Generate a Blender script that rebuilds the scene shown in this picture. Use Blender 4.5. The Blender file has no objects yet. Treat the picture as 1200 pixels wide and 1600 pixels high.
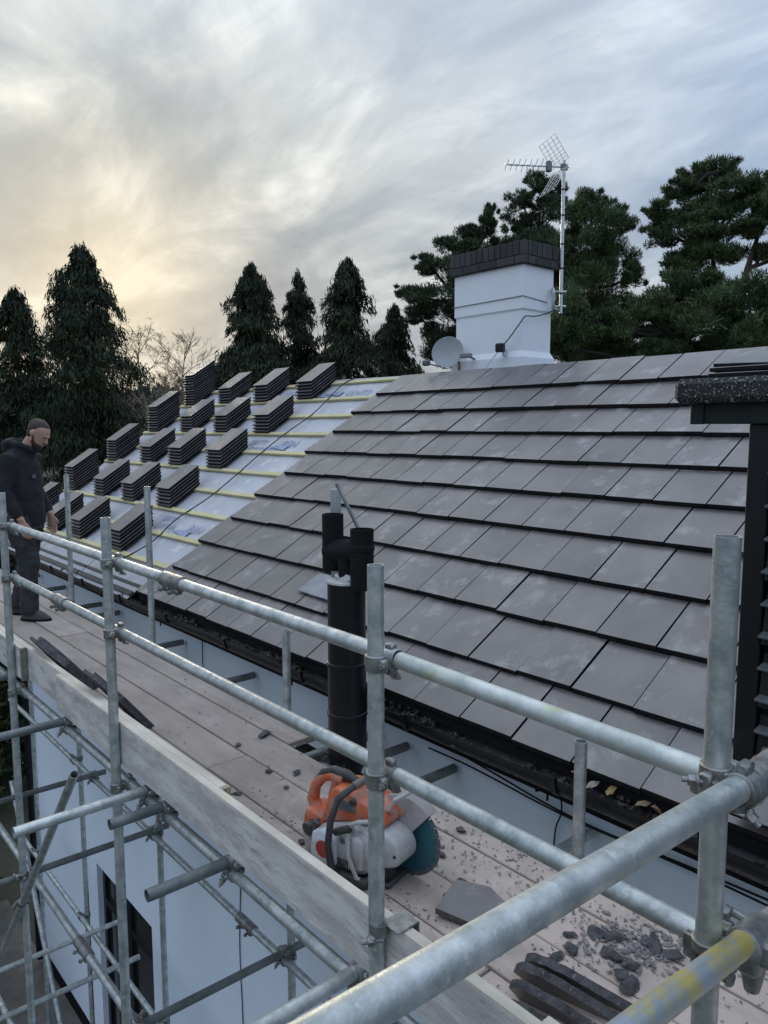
import bpy, math, random
import numpy as np
from mathutils import Vector, Matrix, Euler, noise as mnoise
random.seed(7); rng = np.random.default_rng(7)
S = bpy.context.scene
COL = S.collection
R = math.radians
# ------------------------------------------------------------------ camera
cam = bpy.data.cameras.new('camera'); co = bpy.data.objects.new('camera', cam); COL.objects.link(co)
CAMP = Vector((-1.36, 0.0, 1.69))
RX = Vector((0.7564, -0.6541, -0.0016)); RU = Vector((0.0738, 0.0829, 0.9938)); RF = Vector((0.6499, 0.7519, -0.1109))
m = Matrix((RX, RU, -RF)).transposed().to_4x4(); m.translation = CAMP
co.matrix_world = m
cam.sensor_fit = 'VERTICAL'; cam.sensor_height = 36.0; cam.lens = 1186 / 1600 * 36
cam.clip_start = 0.05; cam.clip_end = 3000
S.camera = co
S.render.resolution_x = 768; S.render.resolution_y = 1024
# ------------------------------------------------------------------ sky
SUN_AZ = R(21); SUN_EL = R(9)          # azimuth measured from +Y towards +X
SUND = Vector((math.sin(SUN_AZ) * math.cos(SUN_EL), math.cos(SUN_AZ) * math.cos(SUN_EL), math.sin(SUN_EL)))
W = bpy.data.worlds.new('World'); S.world = W; W.use_nodes = True
nt = W.node_tree; nt.nodes.clear()
def N(t, typ, **kw):
    n = t.nodes.new(typ)
    for k, v in kw.items():
        if k == 'ins':
            for a, b in v.items(): n.inputs[a].default_value = b
        else: setattr(n, k, v)
    return n
def ramp(t, pts, interp='LINEAR'):
    r = t.nodes.new('ShaderNodeValToRGB'); r.color_ramp.interpolation = interp
    e = r.color_ramp.elements
    while len(e) < len(pts): e.new(.5)
    for i, (p, c) in enumerate(pts):
        e[i].position = p; e[i].color = tuple(c) + (1,) if len(c) == 3 else c
    return r
def mixc(t, fac, a, b, mode='MIX'):
    n = t.nodes.new('ShaderNodeMix'); n.data_type = 'RGBA'; n.blend_type = mode
    for sock, v in ((n.inputs[0], fac), (n.inputs[6], a), (n.inputs[7], b)):
        if hasattr(v, 'is_linked'): t.links.new(v, sock)
        elif isinstance(v, (int, float)): sock.default_value = v
        else: sock.default_value = tuple(v) + (1,)
    return n.outputs[2]
def math_(t, op, a, b=None, clamp=False):
    n = t.nodes.new('ShaderNodeMath'); n.operation = op; n.use_clamp = clamp
    for i, v in enumerate((a, b)):
        if v is None: continue
        if hasattr(v, 'is_linked'): t.links.new(v, n.inputs[i])
        else: n.inputs[i].default_value = v
    return n.outputs[0]
L = nt.links.new
sky = N(nt, 'ShaderNodeTexSky', sky_type='NISHITA', sun_disc=False, sun_elevation=SUN_EL, sun_rotation=SUN_AZ,
        air_density=1.0, dust_density=1.5, ozone_density=1.5)
tc = N(nt, 'ShaderNodeTexCoord'); sep = N(nt, 'ShaderNodeSeparateXYZ'); L(tc.outputs['Generated'], sep.inputs[0])
zc = math_(nt, 'MAXIMUM', sep.outputs[2], 0.0)
den = math_(nt, 'ADD', zc, 0.22)
cu = N(nt, 'ShaderNodeCombineXYZ'); L(math_(nt, 'DIVIDE', sep.outputs[0], den), cu.inputs[0]); L(math_(nt, 'DIVIDE', sep.outputs[1], den), cu.inputs[1])
def cloudnoise(scale, rot, sc, detail, rough, dist, off):
    mp = N(nt, 'ShaderNodeMapping'); mp.inputs['Rotation'].default_value = (0, 0, rot); mp.inputs['Scale'].default_value = sc; mp.inputs['Location'].default_value = off
    L(cu.outputs[0], mp.inputs[0])
    n = N(nt, 'ShaderNodeTexNoise', ins={'Scale': scale, 'Detail': detail, 'Roughness': rough, 'Distortion': dist}); L(mp.outputs[0], n.inputs[0])
    return n.outputs[0]
n1 = cloudnoise(1.7, R(-35), (1.0, 0.7, 1), 10, .56, .75, (5.3, 2.9, 0))
n2 = cloudnoise(5.0, R(-30), (1.0, 0.45, 1), 8, .58, .9, (0.3, 4.2, 0))
n3 = cloudnoise(0.75, R(15), (1, 1, 1), 4, .5, .5, (7.7, 0.9, 0))
cl = math_(nt, 'ADD', math_(nt, 'MULTIPLY', n1, .68), math_(nt, 'MULTIPLY', n2, .32))
dotn = N(nt, 'ShaderNodeVectorMath', operation='DOT_PRODUCT'); L(tc.outputs['Generated'], dotn.inputs[0]); dotn.inputs[1].default_value = SUND
dp = math_(nt, 'MAXIMUM', dotn.outputs['Value'], 0.0)
g1 = math_(nt, 'POWER', dp, 6.0); g2 = math_(nt, 'POWER', dp, 75.0)
rc = ramp(nt, [(.34, (.22, .25, .30)), (.46, (.30, .33, .37)), (.54, (.40, .425, .45)), (.64, (.60, .615, .625))])
L(cl, rc.inputs[0])
warm = mixc(nt, g1, rc.outputs[0], (1.30, 1.16, .90), 'MULTIPLY')
warm = mixc(nt, math_(nt, 'MULTIPLY', g1, .45), rc.outputs[0], mixc(nt, 1.0, rc.outputs[0], (1.42, 1.31, 1.10), 'MULTIPLY'))
warm = mixc(nt, math_(nt, 'MULTIPLY', g2, .45), warm, (.85, .68, .40))
skb = mixc(nt, 1.0, sky.outputs[0], (.105, .105, .105), 'MULTIPLY')
rg = ramp(nt, [(.40, (1, 1, 1)), (.58, (0, 0, 0))]); L(n3, rg.inputs[0])
gap = math_(nt, 'MULTIPLY', math_(nt, 'MULTIPLY', rg.outputs[0], .6), math_(nt, 'SUBTRACT', 1.0, g1, True))
skyc = mixc(nt, gap, warm, mixc(nt, .5, skb, (.24, .31, .47)))
# overcast luminance law (zenith brighter than horizon) and a bluer zenith
zen = ramp(nt, [(0, (.80, .79, .78)), (.35, (.87, .90, .92)), (1, (2.10, 2.15, 2.20))]); L(zc, zen.inputs[0])
skyc = mixc(nt, 1.0, skyc, zen.outputs[0], 'MULTIPLY')
far = ramp(nt, [(.0, (.90, 1.02, 1.20)), (.55, (.94, 1.01, 1.12)), (.82, (.95, 1.01, 1.09)), (1, (1.02, 1.0, .97))]); L(math_(nt, 'ADD', math_(nt, 'MULTIPLY', dotn.outputs['Value'], .5), .5), far.inputs[0])
skyc = mixc(nt, 1.0, skyc, far.outputs[0], 'MULTIPLY')
bg = N(nt, 'ShaderNodeBackground', ins={'Strength': 1.0}); L(skyc, bg.inputs[0])
wo = N(nt, 'ShaderNodeOutputWorld'); L(bg.outputs[0], wo.inputs[0])
# ------------------------------------------------------------------ sun (veiled by cloud)
sl = bpy.data.lights.new('sun', 'SUN'); sl.energy = 1.1; sl.angle = R(14); sl.color = (1.0, .86, .66)
so = bpy.data.objects.new('sun', sl); COL.objects.link(so); so.rotation_euler = SUND.to_track_quat('Z', 'Y').to_euler()
so.location = (0, 0, 30)
S.view_settings.view_transform = 'Standard'; S.view_settings.look = 'None'; S.view_settings.exposure = 0.68; S.view_settings.gamma = 1

# ================================================================== helpers
def ray(px, py): return RX * ((px - 600) / 1186) + RU * (-(py - 800) / 1186) + RF
MATS = {}
def mat(name, c1, c2=None, rough=.6, metal=0.0, scale=6.0, detail=6, bump=0.0, bscale=None, c3=None, p3=(.62, .75), stretch=(1, 1, 1), spec=.5, rvar=0.0, contrast=(.35, .65), s3=None, alpha=None, objvar=0.0):
    if name in MATS: return MATS[name]
    M = bpy.data.materials.new(name); M.use_nodes = True; t = M.node_tree; b = t.nodes['Principled BSDF']
    b.inputs['Roughness'].default_value = rough; b.inputs['Metallic'].default_value = metal; b.inputs['Specular IOR Level'].default_value = spec
    geo = t.nodes.new('ShaderNodeNewGeometry'); mp = t.nodes.new('ShaderNodeMapping'); mp.inputs['Scale'].default_value = stretch
    t.links.new(geo.outputs['Position'], mp.inputs[0])
    c2 = c2 or tuple(x * .75 for x in c1)
    n = N(t, 'ShaderNodeTexNoise', ins={'Scale': scale, 'Detail': detail, 'Roughness': .62}); t.links.new(mp.outputs[0], n.inputs[0])
    r = ramp(t, [(contrast[0], c1), (contrast[1], c2)]); t.links.new(n.outputs[0], r.inputs[0]); out = r.outputs[0]
    if c3:
        n3_ = N(t, 'ShaderNodeTexNoise', ins={'Scale': s3 or scale * 2.7, 'Detail': 8, 'Roughness': .7}); t.links.new(mp.outputs[0], n3_.inputs[0])
        r3 = ramp(t, [(p3[0], (0, 0, 0)), (p3[1], (1, 1, 1))]); t.links.new(n3_.outputs[0], r3.inputs[0])
        out = mixc(t, r3.outputs[0], out, c3)
    if objvar:
        oi = t.nodes.new('ShaderNodeObjectInfo'); rr = ramp(t, [(0, (1 - objvar,) * 3), (1, (1 + objvar,) * 3)]); t.links.new(oi.outputs['Random'], rr.inputs[0])
        out = mixc(t, 1.0, out, rr.outputs[0], 'MULTIPLY')
    t.links.new(out, b.inputs['Base Color'])
    if rvar:
        t.links.new(math_(t, 'ADD', math_(t, 'MULTIPLY', math_(t, 'SUBTRACT', n.outputs[0], .5), rvar * 2), rough, True), b.inputs['Roughness'])
    if bump:
        nb = N(t, 'ShaderNodeTexNoise', ins={'Scale': bscale or scale * 6, 'Detail': 8, 'Roughness': .6}); t.links.new(mp.outputs[0], nb.inputs[0])
        bp = N(t, 'ShaderNodeBump', ins={'Strength': bump, 'Distance': .01}); t.links.new(nb.outputs[0], bp.inputs['Height']); t.links.new(bp.outputs[0], b.inputs['Normal'])
    MATS[name] = M
    return M
class MB:
    def __init__(s): s.v = []; s.f = []; s.mi = []; s.cur = 0
    def add(s, vs, fs):
        o = len(s.v); s.v += [tuple(x) for x in vs]; s.f += [tuple(i + o for i in f) for f in fs]; s.mi += [s.cur] * len(fs); return s
    def box(s, c, size, M=None):
        x, y, z = [q / 2 for q in size]; c = Vector(c)
        vs = [Vector((a * x, b * y, d * z)) for a in (-1, 1) for b in (-1, 1) for d in (-1, 1)]
        if M is not None: vs = [M @ v for v in vs]
        return s.add([v + c for v in vs], [(0, 1, 3, 2), (4, 6, 7, 5), (0, 4, 5, 1), (2, 3, 7, 6), (0, 2, 6, 4), (1, 5, 7, 3)])
    def bbox(s, a, b, bev=0.0):
        a, b = Vector(a), Vector(b)
        if not bev: return s.box((a + b) / 2, [abs(b[i] - a[i]) for i in range(3)])
        return s.bevbox((a + b) / 2, [abs(b[i] - a[i]) for i in range(3)], bev)
    def bevbox(s, c, size, bev, M=None):
        c = Vector(c); h = [q / 2 for q in size]; bev = min(bev, min(h) * .9); vs = []; idx = {}
        for sx in (-1, 1):
            for sy in (-1, 1):
                for sz in (-1, 1):
                    sg = (sx, sy, sz)
                    for ax in range(3):
                        p = [sg[i] * (h[i] - (0 if i == ax else bev)) for i in range(3)]
                        idx[sg + (ax,)] = len(vs); vs.append(Vector(p))
        fs = []
        for ax in range(3):
            o = [i for i in range(3) if i != ax]
            for sg in (-1, 1):
                q = []
                for a, b in ((-1, -1), (1, -1), (1, 1), (-1, 1)):
                    k = [0, 0, 0]; k[ax] = sg; k[o[0]] = a; k[o[1]] = b; q.append(idx[tuple(k) + (ax,)])
                fs.append(q)
        for ax in range(3):   # edges along ax
            o = [i for i in range(3) if i != ax]
            for a in (-1, 1):
                for b in (-1, 1):
                    def key(e, f):
                        k = [0, 0, 0]; k[ax] = e; k[o[0]] = a; k[o[1]] = b; return idx[tuple(k) + (f,)]
                    fs.append((key(-1, o[0]), key(-1, o[1]), key(1, o[1]), key(1, o[0])))
        for sx in (-1, 1):
            for sy in (-1, 1):
                for sz in (-1, 1): fs.append(tuple(idx[(sx, sy, sz, a)] for a in range(3)))
        if M is not None: vs = [M @ v for v in vs]
        return s.add([v + c for v in vs], fs)
    def tube(s, pts, r, n=12, caps=True, hollow=0.0):
        pts = [Vector(p) for p in pts]; k = len(pts); rr = r if hasattr(r, '__len__') else [r] * k
        vs = []; T0 = None; u = None
        for i, p in enumerate(pts):
            t = (pts[min(i + 1, k - 1)] - pts[max(i - 1, 0)]).normalized()
            if u is None: u = t.orthogonal().normalized()
            else:
                u = (u - t * u.dot(t)); u = u.normalized() if u.length > 1e-6 else t.orthogonal().normalized()
            w = t.cross(u)
            for j in range(n):
                a = 2 * math.pi * j / n; vs.append(p + (u * math.cos(a) + w * math.sin(a)) * rr[i])
        fs = [(i * n + j, i * n + (j + 1) % n, (i + 1) * n + (j + 1) % n, (i + 1) * n + j) for i in range(k - 1) for j in range(n)]
        if caps and not hollow:
            fs.append(tuple(range(n))[::-1]); fs.append(tuple((k - 1) * n + j for j in range(n)))
        if hollow:   # rim and an inner wall running a little way in at both ends
            for e, i, i2 in ((0, 0, 1), (1, k - 1, k - 2)):
                d = (pts[i2] - pts[i]).normalized() * min(.25, (pts[i2] - pts[i]).length * .45); base = i * n; o = len(vs)
                for j in range(n): vs.append(pts[i] + (vs[base + j] - pts[i]) * hollow)
                for j in range(n): vs.append(pts[i] + d + (vs[base + j] - pts[i]) * hollow)
                for j in range(n):
                    q = (j + 1) % n; A = [(base + j, base + q, o + q, o + j), (o + j, o + q, o + n + q, o + n + j)]
                    fs += A if e == 1 else [f[::-1] for f in A]
                fs.append(tuple(o + n + j for j in range(n)))
        return s.add(vs, fs)
    def loft(s, rings, n=20, caps=True):
        """rings: (centre, ax_u, ax_v) full vectors of the half axes"""
        vs = []
        for c, u, v in rings:
            c, u, v = Vector(c), Vector(u), Vector(v)
            for j in range(n):
                a = 2 * math.pi * j / n; vs.append(c + u * math.cos(a) + v * math.sin(a))
        k = len(rings)
        fs = [(i * n + j, i * n + (j + 1) % n, (i + 1) * n + (j + 1) % n, (i + 1) * n + j) for i in range(k - 1) for j in range(n)]
        if caps: fs.append(tuple(range(n))[::-1]); fs.append(tuple((k - 1) * n + j for j in range(n)))
        return s.add(vs, fs)
    def prism(s, poly, t0, t1, fr=None):
        """poly of (a,b) extruded along the third axis from t0 to t1; fr maps (a,b,t) to a point"""
        fr = fr or (lambda a, b, t: (a, t, b)); n = len(poly)
        vs = [fr(a, b, t0) for a, b in poly] + [fr(a, b, t1) for a, b in poly]
        return s.add(vs, [tuple(range(n))[::-1], tuple(range(n, 2 * n))] + [(i, (i + 1) % n, n + (i + 1) % n, n + i) for i in range(n)])
    def mesh(s, name, mats, smooth=False):
        me = bpy.data.meshes.new(name); me.from_pydata(s.v, [], s.f); me.update()
        for mm in (mats if isinstance(mats, (list, tuple)) else [mats]): me.materials.append(mm)
        if any(s.mi): me.polygons.foreach_set('material_index', s.mi)
        if smooth: smooth_by_angle(me)
        return me
    def build(s, name, mats, parent=None, smooth=False, local=False):
        if not local:
            lo = np.min(np.array(s.v), 0); hi = np.max(np.array(s.v), 0); c = Vector(((lo[0] + hi[0]) / 2, (lo[1] + hi[1]) / 2, lo[2]))
            s.v = [(v[0] - c.x, v[1] - c.y, v[2] - c.z) for v in s.v]
        else: c = Vector((0, 0, 0))
        return link(name, s.mesh(name, mats, smooth), parent, c, local=local)
def smooth_by_angle(me, ang=R(38)):
    import bmesh
    bm = bmesh.new(); bm.from_mesh(me); bmesh.ops.recalc_face_normals(bm, faces=bm.faces)
    for f in bm.faces: f.smooth = True
    for e in bm.edges:
        if len(e.link_faces) == 2 and e.calc_face_angle(0) > ang: e.smooth = False
    bm.to_mesh(me); bm.free()
WORLD_LOC = {}
def link(name, data, parent=None, loc=(0, 0, 0), rot=None, local=False):
    o = bpy.data.objects.new(name, data); COL.objects.link(o)
    loc = Vector(loc); WORLD_LOC[o.name] = loc.copy() if not local else (WORLD_LOC.get(parent.name, Vector()) if parent else loc.copy())
    if parent is not None:
        o.parent = parent
        o.location = loc if local else loc - WORLD_LOC[parent.name]
    else: o.location = loc
    if rot is not None: o.rotation_euler = rot
    return o
def tag(o, label=None, cat=None, group=None, kind=None):
    for k, v in (('label', label), ('category', cat), ('group', group), ('kind', kind)):
        if v: o[k] = v
    return o
def thing(name, loc, label, cat, group=None, rz=0):
    o = link(name, None, None, loc, (0, 0, rz)); o.empty_display_size = .2
    return tag(o, label, cat, group)

# ================================================================== materials
galv = mat('galvanised_steel', (.62, .64, .62), (.33, .365, .355), rough=.44, metal=.65, scale=17, detail=12, contrast=(.36, .64), bump=.15, bscale=90, c3=(.72, .73, .71), p3=(.58, .72), s3=30, rvar=.2, objvar=.12)
galv_g = mat('galvanised_algae', (.64, .66, .63), (.42, .46, .43), rough=.5, metal=.45, scale=9, detail=10, contrast=(.38, .62), bump=.2, bscale=60, c3=(.46, .47, .16), p3=(.54, .68), s3=3.2, rvar=.2)
galv_y = mat('galvanised_yellow_paint', (.42, .47, .52), (.34, .38, .42), rough=.45, metal=.55, scale=8, bump=.1, bscale=50, c3=(.60, .49, .14), p3=(.44, .60), s3=9)
galv_d = mat('dull_steel', (.23, .245, .24), (.12, .135, .13), rough=.55, metal=.5, scale=11, detail=9, bump=.1, bscale=60, c3=(.16, .12, .09), p3=(.62, .74), s3=20)
clampm = mat('coupler_steel', (.36, .37, .36), (.19, .18, .17), rough=.45, metal=.7, scale=22, bump=.2, bscale=120, c3=(.16, .09, .06), p3=(.58, .70), s3=40)
wood_b = mat('board_wood', (.40, .335, .29), (.265, .222, .192), rough=.9, scale=3.0, detail=10, stretch=(2.6, .8, 2), bump=.3, bscale=22, c3=(.20, .18, .17), p3=(.60, .72), s3=3.5, objvar=.10, contrast=(.32, .7))
def add_dust(M, col, yc, k):      # cutting dust lying on the boards round the saw and the rubble
    t = M.node_tree; b = t.nodes['Principled BSDF']; src = b.inputs['Base Color'].links[0].from_socket
    ge = t.nodes.new('ShaderNodeNewGeometry'); sp = t.nodes.new('ShaderNodeSeparateXYZ'); t.links.new(ge.outputs['Position'], sp.inputs[0])
    n_ = N(t, 'ShaderNodeTexNoise', ins={'Scale': 3.2, 'Detail': 10, 'Roughness': .65, 'Distortion': .6}); t.links.new(ge.outputs['Position'], n_.inputs[0])
    v = math_(t, 'ADD', math_(t, 'MULTIPLY', math_(t, 'SUBTRACT', yc, sp.outputs[1]), k), math_(t, 'MULTIPLY', math_(t, 'SUBTRACT', n_.outputs[0], .5), 2.2))
    r_ = ramp(t, [(.0, (0, 0, 0)), (.7, (.88, .88, .88))]); t.links.new(v, r_.inputs[0])
    t.links.new(mixc(t, r_.outputs[0], src, col), b.inputs['Base Color'])
add_dust(wood_b, (.60, .485, .42), 2.7, .42)
wood_t = mat('toe_board_wood', (.62, .585, .545), (.43, .40, .37), rough=.88, scale=3.2, detail=12, stretch=(3, 1.1, 4), bump=.35, bscale=16, contrast=(.42, .60), c3=(.27, .25, .235), p3=(.53, .70), s3=5, objvar=.06)
wood_e = mat('toe_board_edge', (.66, .60, .50), (.48, .43, .35), rough=.8, scale=6, stretch=(1, .5, 1), bump=.2, c3=(.62, .52, .22), p3=(.62, .72), s3=5)
batten_m = mat('treated_batten', (.62, .56, .32), (.52, .46, .25), rough=.75, scale=8, stretch=(1, .5, 1), bump=.2, objvar=.1)
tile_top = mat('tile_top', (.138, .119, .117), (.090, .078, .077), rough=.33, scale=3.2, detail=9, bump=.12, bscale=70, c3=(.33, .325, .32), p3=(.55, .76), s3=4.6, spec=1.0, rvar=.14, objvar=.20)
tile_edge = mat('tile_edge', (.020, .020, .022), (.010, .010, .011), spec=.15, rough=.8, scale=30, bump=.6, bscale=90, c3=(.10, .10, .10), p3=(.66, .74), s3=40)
tile_broken = mat('tile_broken', (.115, .11, .115), (.045, .044, .047), rough=.8, scale=22, bump=.9, bscale=110, c3=(.26, .25, .25), p3=(.58, .68), s3=60)
under_m = mat('roof_underlay', (.50, .50, .525), (.40, .405, .44), rough=.55, scale=3.0, detail=8, bump=.6, bscale=7, c3=(.60, .60, .60), p3=(.52, .66), s3=6)
print_m = mat('blue_print', (.20, .23, .40), (.34, .37, .48), rough=.6, scale=30)
white_w = mat('white_render', (.79, .855, .93), (.73, .795, .875), rough=.8, scale=1.2, detail=8, bump=.08, bscale=60, c3=(.62, .65, .68), p3=(.60, .80), s3=2.2)
white_c = mat('white_chimney_paint', (.84, .87, .905), (.79, .82, .86), rough=.75, scale=2, bump=.1, bscale=50, c3=(.66, .68, .70), p3=(.62, .8))
black_p = mat('black_plastic', (.010, .011, .013), (.006, .007, .008), spec=.35, rough=.34, scale=9, bump=.05, c3=(.05, .05, .05), p3=(.62, .8), rvar=.1)
black_m = mat('black_rough', (.010, .010, .011), (.006, .006, .007), spec=.2, rough=.75, scale=20, bump=.3)
dark_green = mat('dark_cladding', (.012, .018, .018), (.007, .010, .010), spec=.3, rough=.55, scale=12, bump=.2)
brick_m = mat('blue_brick', (.050, .047, .050), (.030, .028, .031), rough=.7, scale=25, bump=.4, objvar=.35)
mortar_m = mat('dark_mortar', (.06, .058, .058), None, rough=.9, scale=30, bump=.4)
alu = mat('aluminium', (.62, .65, .68), (.5, .53, .55), rough=.35, metal=.8, scale=20)
dish_m = mat('dish_grey', (.36, .38, .40), (.31, .33, .35), rough=.5, scale=6)
glass_m = mat('dark_glass', (.012, .016, .018), (.02, .026, .028), rough=.06, scale=2, spec=.8)
frame_m = mat('window_frame_black', (.012, .012, .013), None, rough=.4, scale=10)
lead_m = mat('lead_sheet', (.30, .31, .33), (.20, .21, .22), rough=.5, metal=.2, scale=8, bump=.4, bscale=16, c3=(.55, .55, .55), p3=(.60, .75), s3=14)
sealant = mat('pale_sealant', (.60, .60, .58), (.4, .4, .4), rough=.8, scale=30, bump=.6, bscale=40)
rubble_m = mat('gutter_debris_mat', (.075, .06, .05), (.03, .028, .026), rough=.9, scale=60, c3=(.22, .15, .10), p3=(.58, .68), s3=45)
dust_m = mat('tile_dust', (.30, .27, .265), (.17, .16, .16), rough=.95, scale=40)
FEL = None

# ================================================================== geometry of the place
PIT = 0.586; CP, SP = math.cos(PIT), math.sin(PIT)
X0, Z0 = 1.2147, 0.2781; G = 0.34874; TW = 0.318
def roofp(c, y, h=0.0): return Vector((X0 + c * G * CP - SP * h, y, Z0 + c * G * SP + CP * h))   # c courses up from the eaves
RIDGE = 10.2; RIDX, RIDZ = X0 + RIDGE * G * CP, Z0 + RIDGE * G * SP
GZ = -5.45; WX = 1.38; YEND = 10.72; YNEAR = -3.5
def roof_c(px, py, h=0.0):
    d = ray(px, py); n = Vector((-SP, 0, CP)); P0 = roofp(0, 0, h); t = n.dot(P0 - CAMP) / n.dot(d); P = CAMP + d * t
    return ((P.x - X0 + SP * h) / CP / G, P.y)

# ---- ground
g = MB(); n = 60
def gz(x, y): return GZ + 0.05 * mnoise.noise(Vector((x * .3, y * .3, 0)))
xs = [-1500, -400, -120, -50] + list(np.linspace(-24, 40, 40)) + [70, 160, 500, 1500]; ys = [-1500, -300, -60] + list(np.linspace(-20, 60, 40)) + [90, 180, 500, 1500]
for x in xs:
    for y in ys: g.v.append((x, y, gz(x, y)))
k = len(ys)
g.f = [(i * k + j, (i + 1) * k + j, (i + 1) * k + j + 1, i * k + j + 1) for i in range(len(xs) - 1) for j in range(k - 1)]; g.mi = [0] * len(g.f)
grd = mat('ground_soil', (.05, .06, .03), (.075, .065, .05), rough=.95, scale=.6, detail=10, bump=.6, bscale=5, c3=(.13, .11, .09), p3=(.55, .65), s3=1.7)
tag(link('ground', g.mesh('ground', grd)), kind='structure')
# paved strip along the wall
pv = mat('paving_stone', (.16, .15, .135), (.10, .095, .085), rough=.9, scale=4, bump=.4, objvar=.2)
tag(MB().bbox((.1, YNEAR, GZ - .1), (WX - .01, YEND + 1.2, GZ + .03)).build('path', pv), kind='structure')

# ================================================================== house
house = thing('house', (WX + 3, 4, GZ), 'white rendered two storey house with half tiled grey roof', 'house')
YW = 10.12
w = MB()
DY0, DY1, DZT = 6.57, 8.0, -3.05        # glazed door opening
w.bbox((WX, YNEAR, GZ + .2), (WX + .25, DY0, .22)); w.bbox((WX, DY1, GZ + .2), (WX + .25, YW, .22)); w.bbox((WX, DY0, DZT), (WX + .25, DY1, .22))
w.bbox((WX + .25, YW - .25, GZ + .2), (2 * RIDX - WX - .25, YW, .22))
w.bbox((2 * RIDX - WX - .25, YNEAR, GZ + .2), (2 * RIDX - WX, YW, .22)); w.bbox((WX + .25, YNEAR, GZ + .2), (2 * RIDX - WX - .25, YNEAR + .25, .22))
zr = lambda x: Z0 + (x - X0) / CP * SP - .12
for yy in (YW - .25, YNEAR): w.prism([(WX, .22), (2 * RIDX - WX, .22), (2 * RIDX - WX, zr(WX)), (RIDX, zr(RIDX)), (WX, zr(WX))], yy, yy + .25)
wall = w.build('wall', white_w, house)
MB().bbox((WX - .012, YNEAR, GZ - .05), (WX + .2, YW + .012, GZ + .2)).build('plinth', black_m, house)
# glazed door
fr = MB(); z0 = GZ + .2
for a, b in ((DY0, DY0 + .07), (DY1 - .07, DY1), ((DY0 + DY1) / 2 - .05, (DY0 + DY1) / 2 + .05)): fr.bbox((WX + .06, a, z0), (WX + .14, b, DZT))
fr.bbox((WX + .062, DY0 + .07, DZT - .09), (WX + .138, DY1 - .07, DZT - .002)); fr.bbox((WX + .062, DY0 + .07, DZT - .48), (WX + .138, DY1 - .07, DZT - .40)); fr.bbox((WX + .062, DY0 + .07, z0 + .002), (WX + .138, DY1 - .07, z0 + .12))
door = fr.build('door', frame_m, house)
ym = (DY0 + DY1) / 2
for a, b in ((DY0 + .07, ym - .05), (ym + .05, DY1 - .07)):
    MB().bbox((WX + .09, a, z0 + .12), (WX + .11, b, DZT - .48)).build('pane', glass_m, door)
    MB().bbox((WX + .09, a, DZT - .40), (WX + .11, b, DZT - .09)).build('pane', glass_m, door)
    MB().bbox((WX + .16, a + .05, z0 + .2), (WX + .17, a + .2, DZT - .5)).build('curtain', mat('curtain_grey', (.28, .30, .30), (.2, .22, .22), scale=9, stretch=(1, 9, .2)), door)
# fascia + soffit
MB().bbox((X0 + .055, YNEAR, Z0 - .20), (X0 + .08, YEND, Z0 + .01)).build('fascia', black_m, house)
MB().bbox((X0 + .08, YNEAR, Z0 - .20), (WX + .01, YEND, Z0 - .185)).build('soffit', mat('soffit_white', (.55, .56, .58), None, rough=.7), house)
# roof deck with underlay, then battens and tiles
roof = link('roof', None, house, (X0, 4, Z0)); roof.empty_display_size = .2
u = MB(); NY, NC = 110, 82
yy = np.linspace(YNEAR, YEND - .02, NY)
for i in range(NC):
    c = .13 + (RIDGE - .13) * i / (NC - 1)
    for y in yy:
        sag = -.012 * (1 - abs(2 * ((c) % 1) - 1)) * (0.6 + .8 * mnoise.noise(Vector((c * .7, y * 1.3, 2)))) + .006 * mnoise.noise(Vector((c * 3, y * 5, 0)))
        u.v.append(tuple(roofp(c, y, -.038 + sag)))
u.f = [(i * NY + j, i * NY + j + 1, (i + 1) * NY + j + 1, (i + 1) * NY + j) for i in range(NC - 1) for j in range(NY - 1)]; u.mi = [0] * len(u.f)
underlay = u.build('underlay', under_m, roof, smooth=True)
d = MB(); P = lambda c, y, h: tuple(roofp(c, y, h))
d.add([P(.16, YNEAR, -.07), P(.16, YEND - .05, -.07), P(RIDGE, YEND - .05, -.07), P(RIDGE, YNEAR, -.07), P(.3, YNEAR, -.17), P(.3, YEND - .05, -.17), P(RIDGE - .12, YEND - .05, -.17), P(RIDGE - .12, YNEAR, -.17)],
      [(0, 1, 2, 3), (7, 6, 5, 4), (0, 4, 5, 1), (1, 5, 6, 2), (2, 6, 7, 3), (3, 7, 4, 0)])
d.build('rafter_deck', mat('deck_timber', (.3, .24, .16), None, rough=.8), roof)
# far slope
fs = MB(); mir = lambda p: (2 * RIDX - p[0] + .004, p[1], p[2])
fs.add([mir(P(-.1, YNEAR, -.02)), mir(P(-.1, YEND, -.02)), mir(P(RIDGE, YEND, -.02)), mir(P(RIDGE, YNEAR, -.02)), mir(P(-.1, YNEAR, -.06)), mir(P(-.1, YEND, -.06)), mir(P(RIDGE, YEND, -.06)), mir(P(RIDGE, YNEAR, -.06))],
       [(0, 1, 2, 3), (7, 6, 5, 4), (0, 4, 5, 1), (1, 5, 6, 2), (2, 6, 7, 3), (3, 7, 4, 0)])
fs.build('far_slope', tile_top, roof)
# battens
for c in range(1, 11):
    cc = c if c < 10 else 10.05
    lo = 5.6 if c else 5.4
    bt = MB(); seg = [(lo, 8.3 + .4 * math.sin(c * 2.1)), (8.302 + .4 * math.sin(c * 2.1), YEND - .03)]
    for a, b in seg:
        Mx = Matrix.Rotation(-PIT, 3, 'Y')
        bm_ = MB(); bm_.bevbox(roofp(cc + .03, (a + b) / 2, -.020), (.05, b - a, .026), .002, Mx); bm_.build('batten', batten_m, roof)
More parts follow.
